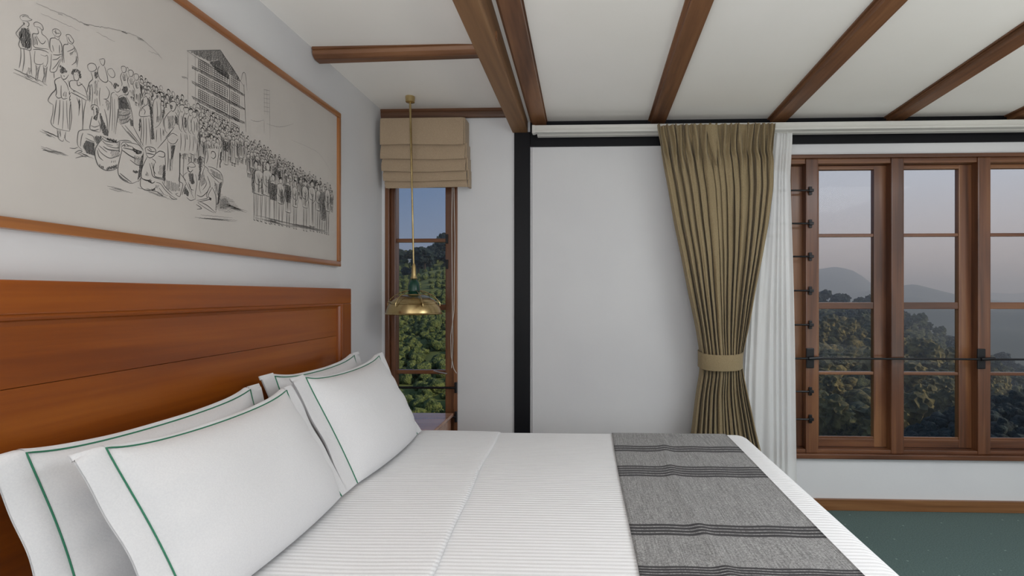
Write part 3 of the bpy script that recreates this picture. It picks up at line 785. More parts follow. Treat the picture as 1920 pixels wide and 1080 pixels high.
# distant hill outlines
for tab, w in (([(68, 6), (95, 18), (130, 31), (160, 45), (200, 52), (232, 60), (262, 71), (285, 90), (300, 105)], .0013), ([(75, 25), (110, 40), (150, 58)], .0009), ([(180, 60), (215, 78)], .0008), ([(278, 95), (298, 104), (304, 112)], .0010), ([(470, 225), (482, 228), (495, 225)], .0013), ([(500, 232), (525, 238), (550, 232)], .0013), ([(545, 262), (575, 275), (600, 290), (625, 330)], .0008)):
    st(curve([Q(*p) for p in tab]), w, 1, jit=.0008)
for u, v in ((112, 26), (160, 45), (232, 60), (262, 73), (345, 145)): hatch([Q(u-6, v-4), Q(u+6, v), Q(u+8, v+5), Q(u-4, v+1)], .001, .0016, .3, 1)
# the tall building
def bq(poly, **k): hatch([Q(*p) for p in poly], **k)
bq([(350, 95), (413, 94), (440, 132), (455, 158), (430, 140), (408, 112), (392, 116)], w=.0017, gap=.0026, ang=1.5)
bq([(390, 116), (410, 112), (430, 140), (428, 150), (408, 135)], w=.0017, gap=.0018, ang=1.5)
st([Q(350, 95), Q(413, 94), Q(457, 162)], .0022); st([Q(351, 96), Q(390, 122), Q(430, 148)], .0016)
st([Q(352, 96), Q(352, 205)], .0015, 1); st([Q(366, 104), Q(366, 215)], .0013, 1); st([Q(457, 158), Q(461, 248)], .002); st([Q(430, 145), Q(430, 232)], .0022)
st(curve([Q(452, 150), Q(455, 137), Q(460, 140), Q(463, 170)]), .0013)
for k in range(4):     # ledges and gridded windows
    o = k*28.5
    bq([(359, 124+o), (430, 160+o), (430, 166+o), (359, 128+o)], w=.0015, gap=.0022, ang=-.5)
    st([Q(359, 123+o), Q(430, 160+o), Q(459, 178+o*.9)], .0022)
    bq([(430, 160+o), (459, 178+o*.9), (459, 182+o*.9), (430, 166+o)], w=.0015, gap=.0022, ang=-.5)
    for (ua, ub, va, vb) in ((372, 394, 110, 122), (397, 426, 123, 138), (433, 448, 143, 152)):
        va += o; vb += o; hh = 19
        for i in range(7 if ub-ua > 20 else 5):
            t = i/(6 if ub-ua > 20 else 4); u = ua+(ub-ua)*t; v = va+(vb-va)*t; st([Q(u, v), Q(u, v+hh)], .0019)
        for j in range(6): st([Q(ua, va+hh*j/5), Q(ub, vb+hh*j/5)], .0019)
# mast
for u in (495, 500, 505): st([Q(u, 168), Q(u+1, 215 if u < 505 else 262)], .0013, 1)
for v in range(168, 215, 8): st([Q(494, v), Q(506, v+2)], .0013, 1)
st([Q(495, 226), Q(495, 250)], .0012, 1)
# back rows of the crowd, farthest first
top = [(190, 108), (232, 125), (260, 140), (300, 163), (350, 185), (400, 213), (440, 238), (480, 262), (520, 290), (560, 312), (600, 335), (622, 352)]
low = [(190, 195), (232, 210), (280, 255), (330, 290), (380, 315), (430, 325), (470, 330), (520, 350), (560, 370), (622, 400)]
for row in range(7):
    us = np.arange(200+row*3, 622, 9.5-row*.25)
    for u in us:
        u = u+R.uniform(-3, 3); t0 = lerp(top, u); l0 = lerp(low, u); k = row/6
        hpx = (l0-t0)*.42+18; hpx = min(max(hpx, 38), 75)
        vt = t0+(max(l0-t0-hpx, 4))*k+R.uniform(-4, 4)
        if u < 262 and row > 0: continue
        if u < 236: continue
        if u < 340 and row > 3: continue
        if 415 < u < 466 and vt+hpx > 312: continue
        person(u, vt+hpx, vt, lw=.0011+u*1.0e-6, wide=R.uniform(.7, 1.0), dark=R.choice([None, None, None, None, None, 'side', 'top']))
# hand-drawn figures, traced stroke by stroke: (scale, left, top), clear outline, lines, dark areas, grey areas
def sketch(fr, outline, lines, dark=(), grey=(), lw=.0016):
    k, ox, oy = fr
    def c(p): return [Q(ox+x/k, oy+y/k) for x, y in p]
    if outline: clear(c(outline))
    for g in grey: hatch(c(g), lw*1.1, lw*1.8, R.uniform(1.2, 1.7), 1, .0006)
    for d in dark: hatch(c(d), lw*1.2, lw*1.15, R.uniform(1.3, 1.6), 0, .0005)
    for l_ in lines: st(curve(c(l_), 5), lw*R.uniform(.8, 1.2), 0, .003)
A1, A2, A3, A4, A5, A6 = (7.2, 20, 15), (6.35, 85, 110), (6.353, 130, 180), (6.75, 240, 250), (6.355, 450, 280), (6, 200, 150)
# four people on the slope
sketch(A1, [(120,90),(280,150),(250,240),(280,560),(290,950),(110,830),(110,480),(70,350),(150,250)],
 [[(130,150),(125,110),(170,90),(220,100),(250,140),(285,160),(230,175),(160,170),(130,150)],[(150,120),(190,105),(230,130)],[(160,180),(170,220),(150,240),(95,300),(70,350),(120,420),(105,490),(130,540),(200,555),(265,570),(275,480),(265,360),(245,300),(230,250)],[(215,190),(240,200),(240,240),(215,250)],[(130,540),(135,640),(125,740),(110,810)],[(175,550),(180,700),(155,860)],[(250,570),(270,700),(275,820),(285,910)],[(215,860),(225,920),(300,965)],[(110,420),(140,380),(150,330)]],
 dark=[[(160,180),(190,190),(185,240),(165,240)],[(150,255),(230,270),(262,360),(272,480),(262,565),(200,540),(150,520),(130,440),(100,350)]], grey=[[(225,780),(270,800),(280,900),(230,900)]], lw=.0012)
sketch(A1, [(310,200),(440,250),(520,560),(500,1040),(330,990),(300,560),(290,350)],
 [[(320,250),(310,205),(350,190),(410,220),(435,270),(425,300),(380,260),(320,250)],[(350,265),(370,320),(360,350),(295,350),(300,430),(310,520),(400,545),(460,550),(510,560)],[(415,300),(420,350),(470,390),(505,450),(515,540)],[(320,380),(350,440),(360,500)],[(340,370),(400,470),(440,480),(470,440)],[(300,560),(380,560),(460,580),(510,610)],[(325,580),(315,680),(330,750),(410,760),(440,740)],[(400,630),(460,650),(490,640),(495,720),(470,790),(430,760)],[(335,760),(345,870),(335,970),(370,990)],[(395,770),(370,860),(360,960)],[(435,780),(450,900),(430,1000),(490,1045)],[(490,790),(475,900),(465,1000)]],
 grey=[[(310,380),(350,370),(360,500),(310,510)],[(340,780),(390,780),(365,960),(345,960)],[(440,800),(485,800),(470,1000),(445,1000)]], lw=.0012)
sketch(A1, [(560,290),(670,330),(700,740),(640,860),(530,860),(520,420)],
 [[(565,340),(560,300),(600,280),(650,300),(675,350),(640,390),(590,370),(565,340)],[(575,310),(620,340),(665,340)],[(600,290),(610,360)],[(590,380),(600,405),(640,430),(655,390)],[(600,405),(540,410),(525,470),(530,560),(560,600)],[(650,430),(685,500),(695,600),(700,740)],[(545,620),(540,760),(530,855),(600,860),(640,780),(680,680)],[(560,500),(580,590)],[(570,630),(640,635),(690,620)],[(560,700),(620,690),(670,650)],[(560,830),(620,760),(660,690)],[(655,500),(655,620)],[(580,870),(585,950)],[(630,860),(635,930)]],
 grey=[[(680,560),(700,560),(705,740),(685,740)]], lw=.0012)
sketch(A1, [(745,360),(845,450),(905,620),(890,820),(720,760),(705,500)],
 [[(755,395),(745,365),(790,360),(830,410),(848,450),(820,485),(770,460),(755,395)],[(770,390),(800,450),(830,470)],[(760,470),(770,490),(720,495),(708,540),(712,640),(720,740)],[(830,490),(870,550),(895,620),(905,700),(890,800)],[(760,590),(830,560),(850,540)],[(820,770),(870,730),(895,660)],[(790,620),(830,600),(850,580)],[(850,520),(870,600)]],
 grey=[[(800,600),(840,590),(830,640),(800,650)],[(870,640),(900,650),(895,780),(875,740)]], lw=.0012)
# back figures behind the pair
sketch(A2, [(500,70),(600,70),(640,240),(700,560),(500,560),(500,380)],
 [[(510,130),(500,80),(540,55),(590,70),(605,120),(570,150),(530,150),(510,130)],[(540,160),(560,240),(520,290),(495,400),(500,500)],[(620,250),(660,330),(690,440),(680,560)],[(520,320),(530,400),(525,520)],[(550,300),(560,400),(550,550)],[(650,330),(640,450),(650,560)],[(590,480),(585,560)],[(610,470),(615,560)]],
 dark=[[(570,160),(620,150),(625,240),(590,240)]], grey=[[(580,260),(625,260),(625,450),(580,430)],[(520,300),(550,300),(540,520),(510,500)]], lw=.0013)
sketch(A2, [(630,0),(720,20),(760,240),(830,600),(700,600),(620,200)],
 [[(640,10),(690,0),(705,30),(690,80),(660,60),(640,10)],[(640,90),(620,140),(640,230),(700,280),(740,260),(720,150),(700,90)],[(740,130),(790,120),(825,180),(815,220),(780,220),(740,170),(740,130)],[(690,480),(740,500),(800,590),(790,640)],[(720,330),(760,400),(740,470),(700,480)],[(740,260),(790,300),(800,400)],[(700,600),(730,720),(740,860)],[(780,640),(790,780),(790,900)]],
 grey=[[(700,470),(760,520),(800,620),(740,620)]], lw=.0013)
for dx, dy in ((0, 0), (85, 45), (150, 90)):
    sketch(A2, [(900+dx,90+dy),(960+dx,90+dy),(985+dx,320+dy),(895+dx,320+dy)], [[(905+dx,130+dy),(905+dx,95+dy),(940+dx,92+dy),(960+dx,120+dy),(950+dx,160+dy),(920+dx,165+dy),(905+dx,130+dy)],[(910+dx,165+dy),(892+dx,220+dy),(910+dx,290+dy),(905+dx,330+dy)],[(955+dx,170+dy),(975+dx,230+dy),(985+dx,320+dy)],[(915+dx,200+dy),(935+dx,260+dy),(960+dx,250+dy)]], grey=[[(920+dx,180+dy),(950+dx,180+dy),(960+dx,250+dy),(930+dx,270+dy)]], lw=.0012)
# the pair in long coats
sketch(A2, [(165,70),(290,160),(260,240),(300,480),(290,860),(110,820),(70,760),(100,560),(30,500),(110,260)],
 [[(180,190),(200,240),(240,240),(275,190)],[(215,200),(225,215)],[(180,220),(110,260),(120,360),(70,420),(30,500),(90,550)],[(90,550),(85,650),(65,760),(110,820),(200,850),(290,865)],[(270,260),(290,360),(305,480),(290,600),(285,860)],[(185,320),(185,440),(210,480),(260,470)],[(205,250),(250,300),(275,380)],[(120,440),(150,470),(190,460)],[(130,490),(110,640),(90,780)],[(170,490),(165,640),(150,790)],[(210,500),(210,700),(200,840)],[(250,500),(255,680),(270,840)],[(120,300),(130,400),(120,440)],[(140,840),(150,940),(200,985),(215,960)],[(170,850),(180,930)],[(240,870),(235,960),(290,1000)]],
 dark=[[(165,80),(185,70),(290,165),(180,185)],[(280,380),(300,400),(300,520),(285,560)]], grey=[[(190,440),(240,470),(270,420),(230,380)],[(135,840),(165,850),(160,940),(145,940)],[(225,880),(240,880),(230,960),(215,960)]], lw=.0014)
sketch(A2, [(300,180),(420,130),(440,250),(500,440),(480,560),(440,860),(290,860),(300,480),(280,260)],
 [[(330,190),(345,250),(385,260),(405,200)],[(345,190),(355,195)],[(380,190),(390,195)],[(350,260),(290,270),(300,350),(380,400),(490,460)],[(300,400),(380,440),(490,500)],[(400,280),(460,340),(490,420),(500,500)],[(375,270),(385,320),(440,300)],[(370,460),(400,560),(395,680)],[(430,480),(440,600),(445,840)],[(480,500),(455,640),(440,860)],[(300,520),(310,700),(290,850)]],
 dark=[[(300,180),(330,120),(375,112),(415,150),(435,250),(405,240),(385,165),(340,170),(325,210)],[(390,470),(420,500),(410,620),(395,600)]], grey=[[(310,350),(360,380),(380,420),(320,400)]], lw=.0014)
sketch(A2, [(805,290),(890,320),(870,900),(740,900),(780,420)],
 [[(820,370),(850,400),(885,380),(890,350)],[(820,400),(780,430),(775,600),(750,880)],[(830,420),(870,470),(860,640),(830,900)],[(790,450),(800,600),(790,860)],[(820,480),(825,700),(815,880)]],
 dark=[[(805,330),(815,280),(860,290),(892,345),(850,335),(825,370)]], lw=.0013)
sketch(A6, [(160,80),(250,90),(290,350),(300,530),(130,500),(125,200)],
 [[(190,165),(230,165),(245,130)],[(180,170),(130,200),(135,320),(120,480)],[(215,180),(250,250),(275,340),(290,430),(300,530)],[(135,330),(200,340),(275,350)],[(130,390),(200,400),(270,370)],[(140,450),(210,440),(270,400)],[(150,500),(230,470),(275,420)],[(150,240),(200,260),(240,300)]],
 dark=[[(165,120),(180,70),(225,65),(250,120),(200,160)],[(135,200),(180,180),(215,190),(240,250),(270,340),(140,330)],[(260,430),(290,440),(300,530),(265,520)]], grey=[[(125,340),(270,350),(250,480),(135,500)],[(180,260),(230,250),(250,300),(190,310)]], lw=.0014)
# woman in the long veil
sketch(A6, [(390,210),(430,175),(490,230),(535,670),(355,590),(360,400)],
 [[(410,200),(440,185),(460,220),(455,270),(430,285),(410,250),(410,200)],[(385,300),(365,400),(440,410),(490,400)],[(400,310),(430,350),(420,390)],[(380,420),(390,560),(375,730)],[(410,420),(415,560),(405,730)],[(440,430),(445,600),(440,730)],[(470,430),(485,560),(495,720)],[(430,290),(400,310),(385,350)],[(460,280),(490,310),(495,400)]],
 dark=[[(455,190),(490,230),(520,400),(535,670),(500,675),(495,480),(480,330),(465,250)],[(365,420),(380,430),(378,590),(358,580)],[(390,230),(410,200),(405,280),(385,300)]], lw=.0015)
sketch(A6, [(530,160),(600,160),(630,520),(600,700),(540,700),(510,400)],
 [[(560,160),(555,200),(530,230),(515,330),(530,500)],[(590,170),(600,220),(640,260),(630,400),(590,500),(540,540)],[(560,240),(570,360),(560,480)],[(600,260),(610,360),(600,460)],[(560,560),(555,700)],[(600,540),(610,690)]], dark=[[(555,165),(578,160),(580,205),(560,210)]], grey=[[(560,400),(600,400),(590,480),(560,480)]], lw=.0015)
# bare-legged man with a stick
sketch(A6, [(700,250),(780,240),(800,380),(840,620),(780,1040),(680,1040),(650,640),(640,420)],
 [[(715,300),(705,260),(745,240),(780,260),(775,310),(750,350),(725,340),(715,300)],[(720,345),(670,400),(645,460),(655,560),(680,600)],[(770,360),(800,420),(810,520),(835,570)],[(660,650),(720,580),(760,530)],[(570,770),(650,680),(720,590)],[(690,640),(740,600),(800,640),(780,700),(740,720),(690,690),(680,640)],[(680,700),(690,860),(680,1020)],[(720,720),(725,860),(710,1030)],[(775,720),(745,860),(730,1020)],[(690,430),(710,500),(700,560)],[(740,400),(770,460),(760,520)]],
 dark=[[(715,270),(740,290),(735,350),(715,320)],[(760,380),(800,430),(800,520),(770,480)],[(720,730),(770,730),(745,860),(725,900),(730,800)]], grey=[[(680,400),(750,400),(760,540),(690,560)],[(700,880),(730,880),(725,1020),(700,1020)]], lw=.0017)
st([Q(338, 247), Q(336, 350)], .0034); st([Q(346, 250), Q(343, 330)], .002)
for dx, dy, s_ in ((0, 0, 1), (48, 26, .95), (100, 50, .9), (140, 76, .85)):
    def T_(p): return [(835+dx+(x-835)*s_, 290+dy+(y-290)*s_) for x, y in p]
    sketch(A6, T_([(810,290),(880,300),(900,560),(880,820),(800,820),(800,500)]), [T_(l_) for l_ in ([(820,320),(815,290),(850,280),(875,300),(870,340),(840,360),(820,320)],[(825,350),(805,420),(815,540),(850,590)],[(870,350),(900,420),(910,520),(890,620),(940,680)],[(840,400),(850,480),(840,560)],[(830,600),(835,700),(825,800)],[(880,640),(885,740),(875,820)],[(850,600),(860,700)])], dark=[T_([(820,395),(845,400),(850,520),(825,530)])] if dx in (48,) else (), grey=[T_([(870,400),(900,440),(890,560),(870,520)])], lw=.0018)
# seated woman at the block
sketch(A3, [(260,110),(340,120),(460,430),(460,490),(300,720),(160,690),(90,600),(90,420),(240,400)],
 [[(262,160),(258,115),(300,105),(340,130),(350,180)],[(270,170),(285,160),(290,230)],[(270,240),(250,320),(250,400),(360,430)],[(340,290),(365,360),(365,430)],[(240,400),(130,410),(100,450),(95,580),(150,640)],[(160,440),(140,500),(130,600)],[(190,500),(250,530),(300,550)],[(210,450),(280,480),(300,540)],[(60,680),(110,650),(150,660),(100,690)],[(255,350),(300,370),(355,350)],[(260,400),(300,410),(350,395)],[(0,620),(60,625),(100,610)],[(70,740),(150,720),(230,720)]],
 dark=[[(262,120),(300,115),(300,135),(275,150),(275,240),(262,180)],[(300,130),(345,140),(345,220),(320,300),(285,280),(280,240),(320,220)],[(350,150),(390,260),(465,430),(460,485),(400,470),(375,400),(360,250)],[(290,470),(390,470),(370,560),(330,610),(310,540)],[(160,600),(195,520),(300,550),(300,720),(200,690)]], grey=[[(220,540),(300,560),(300,700),(230,700)]], lw=.0016)
# sacks
sketch(A3, [(300,700),(320,590),(400,490),(600,530),(610,700),(580,860),(450,890),(340,840)],
 [[(390,480),(470,520),(560,550),(600,530)],[(400,500),(340,570),(305,640),(305,720),(345,830),(430,885),(520,880),(580,850)],[(600,540),(590,640),(610,710),(585,800)],[(395,510),(440,540),(560,560)],[(350,590),(420,650),(450,670)],[(340,620),(380,680),(480,740),(590,710)],[(400,600),(470,640),(590,650)],[(330,640),(350,720),(400,770)],[(390,530),(430,570),(520,590)],[(440,590),(540,620),(595,610)]],
 dark=[[(400,485),(560,520),(590,550),(540,560),(440,530)],[(345,800),(430,850),(540,820),(590,790),(560,860),(450,890),(360,850)]], grey=[[(480,640),(600,640),(600,720),(500,740)],[(490,770),(560,760),(550,800),(500,800)],[(560,550),(600,550),(595,640),(570,640)]], lw=.0019)
sketch(A3, [(600,600),(650,550),(800,570),(880,660),(870,900),(840,1000),(740,1040),(620,1000),(570,900),(600,760)],
 [[(610,590),(640,550),(740,560),(830,590),(880,660)],[(610,600),(625,640),(600,740),(575,880),(610,980),(730,1040),(820,1010)],[(880,670),(870,800),(850,960),(820,1020)],[(620,600),(660,580),(650,610)],[(660,560),(700,590),(740,600)],[(620,640),(700,700),(800,760)],[(640,650),(740,720),(860,760)],[(720,760),(800,820),(860,830)],[(600,920),(660,970),(740,1030)],[(590,940),(640,990),(700,1020)],[(640,620),(740,640),(830,690)],[(740,600),(790,640),(860,660)],[(600,530),(690,530),(740,550)]],
 dark=[[(740,610),(860,650),(870,690),(800,700),(750,650)],[(860,700),(880,690),(850,960),(810,1010),(830,850)],[(740,880),(820,890),(810,930),(750,910)]], grey=[[(760,700),(860,720),(850,850),(770,800)],[(640,570),(720,590),(700,620),(640,610)]], lw=.0019)
sketch(A3, None, [[(620,350),(720,470),(820,570),(880,640)],[(660,350),(760,470),(870,610)],[(760,370),(830,500),(880,600)],[(690,420),(800,540)]], lw=.0019)
# seated man leaning on a sack
sketch(A4, [(350,220),(460,250),(470,650),(330,560),(340,400)], [[(345,260),(400,225),(460,250),(450,300),(380,290)],[(465,270),(470,400),(450,520),(475,640)],[(330,380),(320,460),(350,520)]], dark=[[(445,380),(470,400),(475,640),(430,560)]], grey=[[(390,400),(450,400),(440,540),(380,520)]], lw=.0019)
sketch(A4, [(210,180),(340,180),(350,280),(300,340),(330,550),(460,600),(620,830),(560,830),(400,740),(270,740),(160,680),(155,540),(190,380)],
 [[(225,240),(215,190),(260,170),(330,190),(350,240),(320,290),(270,310),(235,280),(225,240)],[(240,200),(290,230),(340,230)],[(230,250),(280,260),(330,270)],[(260,180),(300,220)],[(240,300),(200,380),(170,460),(165,540),(190,580),(300,600)],[(300,320),(340,350),(345,380)],[(270,380),(290,460),(320,550),(440,590),(460,640)],[(295,370),(325,480),(340,545),(430,570),(470,610)],[(160,560),(155,660),(200,710),(290,720),(350,680)],[(160,560),(230,600),(290,580)],[(350,620),(410,640),(470,720),(560,800),(620,830)],[(430,610),(470,680),(560,770)],[(370,750),(440,790),(400,780)],[(390,690),(450,770)],[(520,790),(560,830),(620,835)],[(230,590),(300,630),(340,610)]],
 dark=[[(280,700),(380,690),(340,720),(290,735)],[(250,580),(300,600),(290,640),(250,620)]], grey=[[(230,480),(270,500),(250,550),(210,540)],[(350,650),(410,650),(370,700),(320,700)]], lw=.0018)
# child
sketch(A4, [(750,380),(840,380),(860,560),(850,840),(770,830),(610,790),(690,600)],
 [[(750,400),(790,365),(830,380),(850,420),(800,430),(760,410)],[(755,430),(760,470),(790,490),(820,460)],[(750,490),(700,540),(730,620),(790,740),(830,820)],[(660,510),(700,560),(730,600)],[(660,500),(640,600),(690,640),(670,740),(650,800),(600,770),(630,760)],[(730,640),(700,720),(680,780)],[(850,520),(870,620),(850,760),(850,840)],[(760,620),(790,700),(830,720)],[(740,810),(790,850),(850,830)],[(775,640),(810,760)]],
 dark=[[(745,410),(765,420),(765,480),(750,460)],[(765,500),(820,500),(840,640),(800,650),(770,580)],[(720,660),(770,740),(760,800),(700,770)]], grey=[[(480,580),(640,640),(670,730),(560,740),(480,700)],[(790,560),(830,560),(830,640),(800,640)]], lw=.0018)
# group with the cloaked figure
sketch(A4, [(1000,200),(1170,200),(1200,600),(1160,900),(1110,1010),(880,880),(870,780),(920,600),(960,420)],
 [[(1050,260),(1060,230),(1095,240),(1105,290),(1080,320),(1050,300)],[(970,420),(930,540),(900,680),(920,760)],[(1010,420),(1080,440),(1170,500),(1200,600),(1170,700)],[(1000,460),(1060,540),(1170,640)],[(1040,500),(1120,560),(1190,590)],[(960,560),(990,640),(940,720)],[(1040,660),(990,780),(1000,820),(870,850)],[(1060,690),(1010,790),(1040,830),(880,870)],[(870,780),(930,800),(1000,740),(1030,680)],[(880,880),(1000,960),(1090,1010)],[(900,860),(1010,920),(1110,1010)],[(1060,680),(1110,800),(1110,1000)],[(1000,540),(1030,620),(1040,690)],[(950,400),(1000,440),(1020,470)],[(1170,700),(1160,800),(1130,920)],[(1090,600),(1130,720),(1140,820)],[(860,900),(930,950),(870,960)],[(1120,450),(1140,300),(1150,200)],[(1000,200),(1010,300),(990,380)]],
 dark=[[(1150,640),(1190,600),(1170,740),(1150,880),(1120,920),(1140,760)],[(1020,820),(1050,810),(1050,850),(1020,850)],[(880,300),(900,480),(880,600),(910,600),(930,420),(920,280)],[(1165,230),(1185,230),(1170,450),(1155,430)]], grey=[[(1020,430),(1180,520),(1190,600),(1090,560)],[(930,500),(960,480),(980,640),(920,680)],[(1170,830),(1230,810),(1310,920),(1240,960),(1150,960)],[(1090,620),(1140,640),(1130,800),(1100,740)]], lw=.0019)
for i, u in enumerate((480, 572, 486, 502, 512, 526, 540, 553, 585, 597, 606, 614)):
    v = 410+(u-472)*.21; person(u, v+R.uniform(-2, 3), v-(108 if u < 510 else 95)+R.uniform(-6, 6), lw=.0019, wide=R.uniform(.6, .95), dark=['all', None, 'side', 'side', 'top', 'side', 'top', None, None, 'side', 'all', None][i % 12], kind=R.choice(['robe', 'trouser']))
bq([(412, 362), (436, 374), (452, 395), (425, 400), (402, 392)], w=.0014, gap=.0045, ang=.1, tone=1)
# ground shading
for (u0, v0, u1, v1, k) in ((65, 240, 115, 262, 6), (70, 274, 130, 292, 6), (15, 128, 90, 162, 5), (200, 350, 250, 362, 5), (140, 283, 175, 298, 5), (360, 404, 445, 412, 5), (410, 380, 470, 400, 8), (475, 405, 560, 425, 10), (530, 418, 620, 438, 9), (255, 350, 330, 375, 5)):
    for i in range(k):
        a = R.uniform(0, .5); b_ = R.uniform(.5, 1); t = R.uniform(-4, 4)
        st([Q(u0+(u1-u0)*a, v0+(v1-v0)*a+t), Q(u0+(u1-u0)*b_, v0+(v1-v0)*b_+t)], .0016, 1, jit=.0006)
for tone, m_, nm, xo in ((1, M['inklight'], 'pale_ink_lines', .0004), (0, M['ink'], 'ink_lines', .0007)):
    V = []; Fc = []
    for p, w_, t_, al in strokes:
        if t_ != tone or len(p) < 2: continue
        d = np.gradient(p, axis=0); ln = np.hypot(d[:, 0], d[:, 1]); ln[ln == 0] = 1
        nn = np.stack((-d[:, 1], d[:, 0]), 1)/ln[:, None]*w_[:, None]*.5
        b0 = len(V)
        for a, c in zip(p+nn, p-nn): V.append((paper_x+xo, a[0], a[1])); V.append((paper_x+xo, c[0], c[1]))
        for i in range(len(p)-1):
            if al[i] and al[i+1] and p[i][0] > py0+.03: Fc.append((b0+2*i, b0+2*i+1, b0+2*i+3, b0+2*i+2))
    mb = MB(); mb.v = V; mb.f = Fc; mb.build(nm, m_, pic, fix=False, kind='stuff')

# ------------------------------------------------------------------ roman blind
rb = thing('roman_blind', 'taupe linen roman blind drawn up over the narrow window', 'blind', (X(795, YW), YW-.05, Z(221, YW-.1, 795)))
tiers = [(221, 271, .118, 713, 869), (268, 298, .106, 714, 872), (294, 321, .094, 717, 874), (317, 339, .080, 720, 876), (335, 352, .066, 723, 877)]
for i, (va, vb, dp, ua, ub) in enumerate(tiers):
    y = YW-dp; za_, zb2 = Z(va, y, 795), Z(vb, y, 795); xa_, xb2 = X(ua, y), X(ub, y)
    def fn(a, b, i=i, y=y, za_=za_, zb2=zb2, xa_=xa_, xb2=xb2, dp=dp, front=True):
        x = xa_+(xb2-xa_)*a
        bulge = .010*math.sin(math.pi*min(1, b*1.0))+.006*b
        zz0 = zb2+.003*math.sin(a*5+i)*1.0-.002*math.sin(a*math.pi)
        return Vector((x+.003*math.sin(b*3+i), y-bulge+.0015*math.sin(a*17+i*2), za_+(zz0-za_)*b))
    m = MB(); N1, N2 = 24, 10
    fr_ = [fn(a/N1, b/N2) for b in range(N2+1) for a in range(N1+1)]
    bk_ = [q+Vector((0, .006, .002)) for q in fr_]
    W = N1+1; fc = [(j*W+k, j*W+k+1, (j+1)*W+k+1, (j+1)*W+k) for j in range(N2) for k in range(N1)]
    o_ = len(fr_); fc2 = [tuple(q+o_ for q in f) for f in fc]
    rim = [(N2*W+k, N2*W+k+1, o_+N2*W+k+1, o_+N2*W+k) for k in range(N1)]+[(j*W+e, (j+1)*W+e, o_+(j+1)*W+e, o_+j*W+e) for j in range(N2) for e in (0, N1)]
    m.add(fr_+bk_, fc+fc2+rim)
    # side returns to the wall
    m.box((xb2-.001, y, zb2+.004), (xb2+.010+.0*i, YW-.004, za_-.001), .002); m.box((xa_-.0, y+.004, zb2+.004), (xa_+.004, YW-.004, za_-.001))
    m.build('fold', M['blind'], rb, smooth=True)
MB().box((X(716, YW-.1), YW-.108, Z(221, YW-.1, 795)-.04), (X(867, YW-.1), YW-.001, Z(221, YW-.1, 795)), .003).build('head_rail', M['blind'], rb)
c = [P(848, 352, y=YW-.03), P(847, 420, y=YW-.03), P(848, 560, y=YW-.03), P(849, 640, y=YW-.03), P(847, 690, y=YW-.03)]
MB().tube(c, .0022, 6).build('pull_cord', M['cord'], rb, smooth=True)
c = [P(851, 352, y=YW-.025), P(853, 450, y=YW-.025), P(851, 585, y=YW-.025), P(845, 630, y=YW-.025), P(846, 668, y=YW-.025), P(851, 692, y=YW-.025), P(856, 700, y=YW-.025)]
MB().tube(c, .0022, 6).build('pull_cord', M['cord'], rb, smooth=True)

# ------------------------------------------------------------------ pendant lamp
pc = P(769, 181, z=ZC); py_ = pc.y
pend = thing('pendant_lamp', 'brass dome pendant lamp with green socket hanging above the nightstand', 'lamp', pc)
bt = P(776, 516, y=py_)
MB().lathe((pc.x, pc.y, ZC), [(0, 0), (.027, 0), (.028, -.006), (.026, -.034), (.010, -.038), (0, -.038)], 24).build('ceiling_rose', M['brass'], pend, smooth=True)
MB().tube([(pc.x, pc.y, ZC-.03), tuple(P(772, 330, y=py_))], .0065, 10).tube([tuple(P(772, 330, y=py_)), tuple(bt)], .0052, 10).build('rod', M['brass'], pend, smooth=True)
cz = bt.z
sh_top = Z(553, py_, 776)-.0; sh_bot = Z(588, py_, 776); rad = (X(828, py_)-X(726, py_))/2
MB().lathe((bt.x, bt.y, 0), [(.006, cz+.07), (.012, cz+.05), (.014, cz), (.020, cz-.02), (.012, cz-.028)], 20).build('rod_collar', M['brass'], pend, smooth=True)
sk = sh_top
MB().lathe((bt.x, bt.y, 0), [(.013, cz-.025), (.026, cz-.040), (.034, cz-.062), (.037, sk+.022), (.030, sk+.014), (.037, sk+.008), (.034, sk-.004), (0, sk-.004)], 24).build('socket', M['green_socket'], pend, smooth=True)
prof = []
Hs = sh_top-sh_bot
for k in range(15):
    t = k/14; a = t*math.pi/2*.93
    prof.append((.030+(rad-.034)*math.sin(a)**.92, sh_top-Hs*(1-math.cos(a)**1.0)*1.06))
prof = [(r_, max(z_, sh_bot+.002)) for r_, z_ in prof]+[(rad, sh_bot+.004), (rad+.004, sh_bot), (rad-.002, sh_bot-.001)]
inner = [(max(.005, r_-.004), z_-.003) for r_, z_ in prof[::-1]]
MB().lathe((bt.x, bt.y, 0), prof+inner, 48).build('shade', M['brass'], pend, smooth=True)
# wire gallery above the shade
def dome_z(r_): return sh_top-Hs*1.02*(1-math.sqrt(max(0, 1-(r_/rad)**2)))
for k in range(6):
    an = k*math.pi/3+.12; pts = []
    for j in range(15):
        t = j/14; rr_ = .036+(rad*.93-.036)*t
        pts.append((bt.x+rr_*math.cos(an), bt.y+rr_*math.sin(an), dome_z(rr_)+.030*(1-.25*t)))
    rr_ = rad*.93; pts.append((bt.x+rr_*math.cos(an), bt.y+rr_*math.sin(an), dome_z(rr_)+.006))
    MB().tube(pts, .0026, 6).build('gallery_wire', M['brass'], pend, smooth=True)
for q_ in (.90, .62):
    ring = [(bt.x+rad*q_*math.cos(t), bt.y+rad*q_*math.sin(t), dome_z(rad*q_)+.030*(1-.25*q_)) for t in np.linspace(0, 2*math.pi, 41)]
    MB().tube(ring, .0024, 6, cap=False).build('gallery_ring', M['brass'], pend, smooth=True)
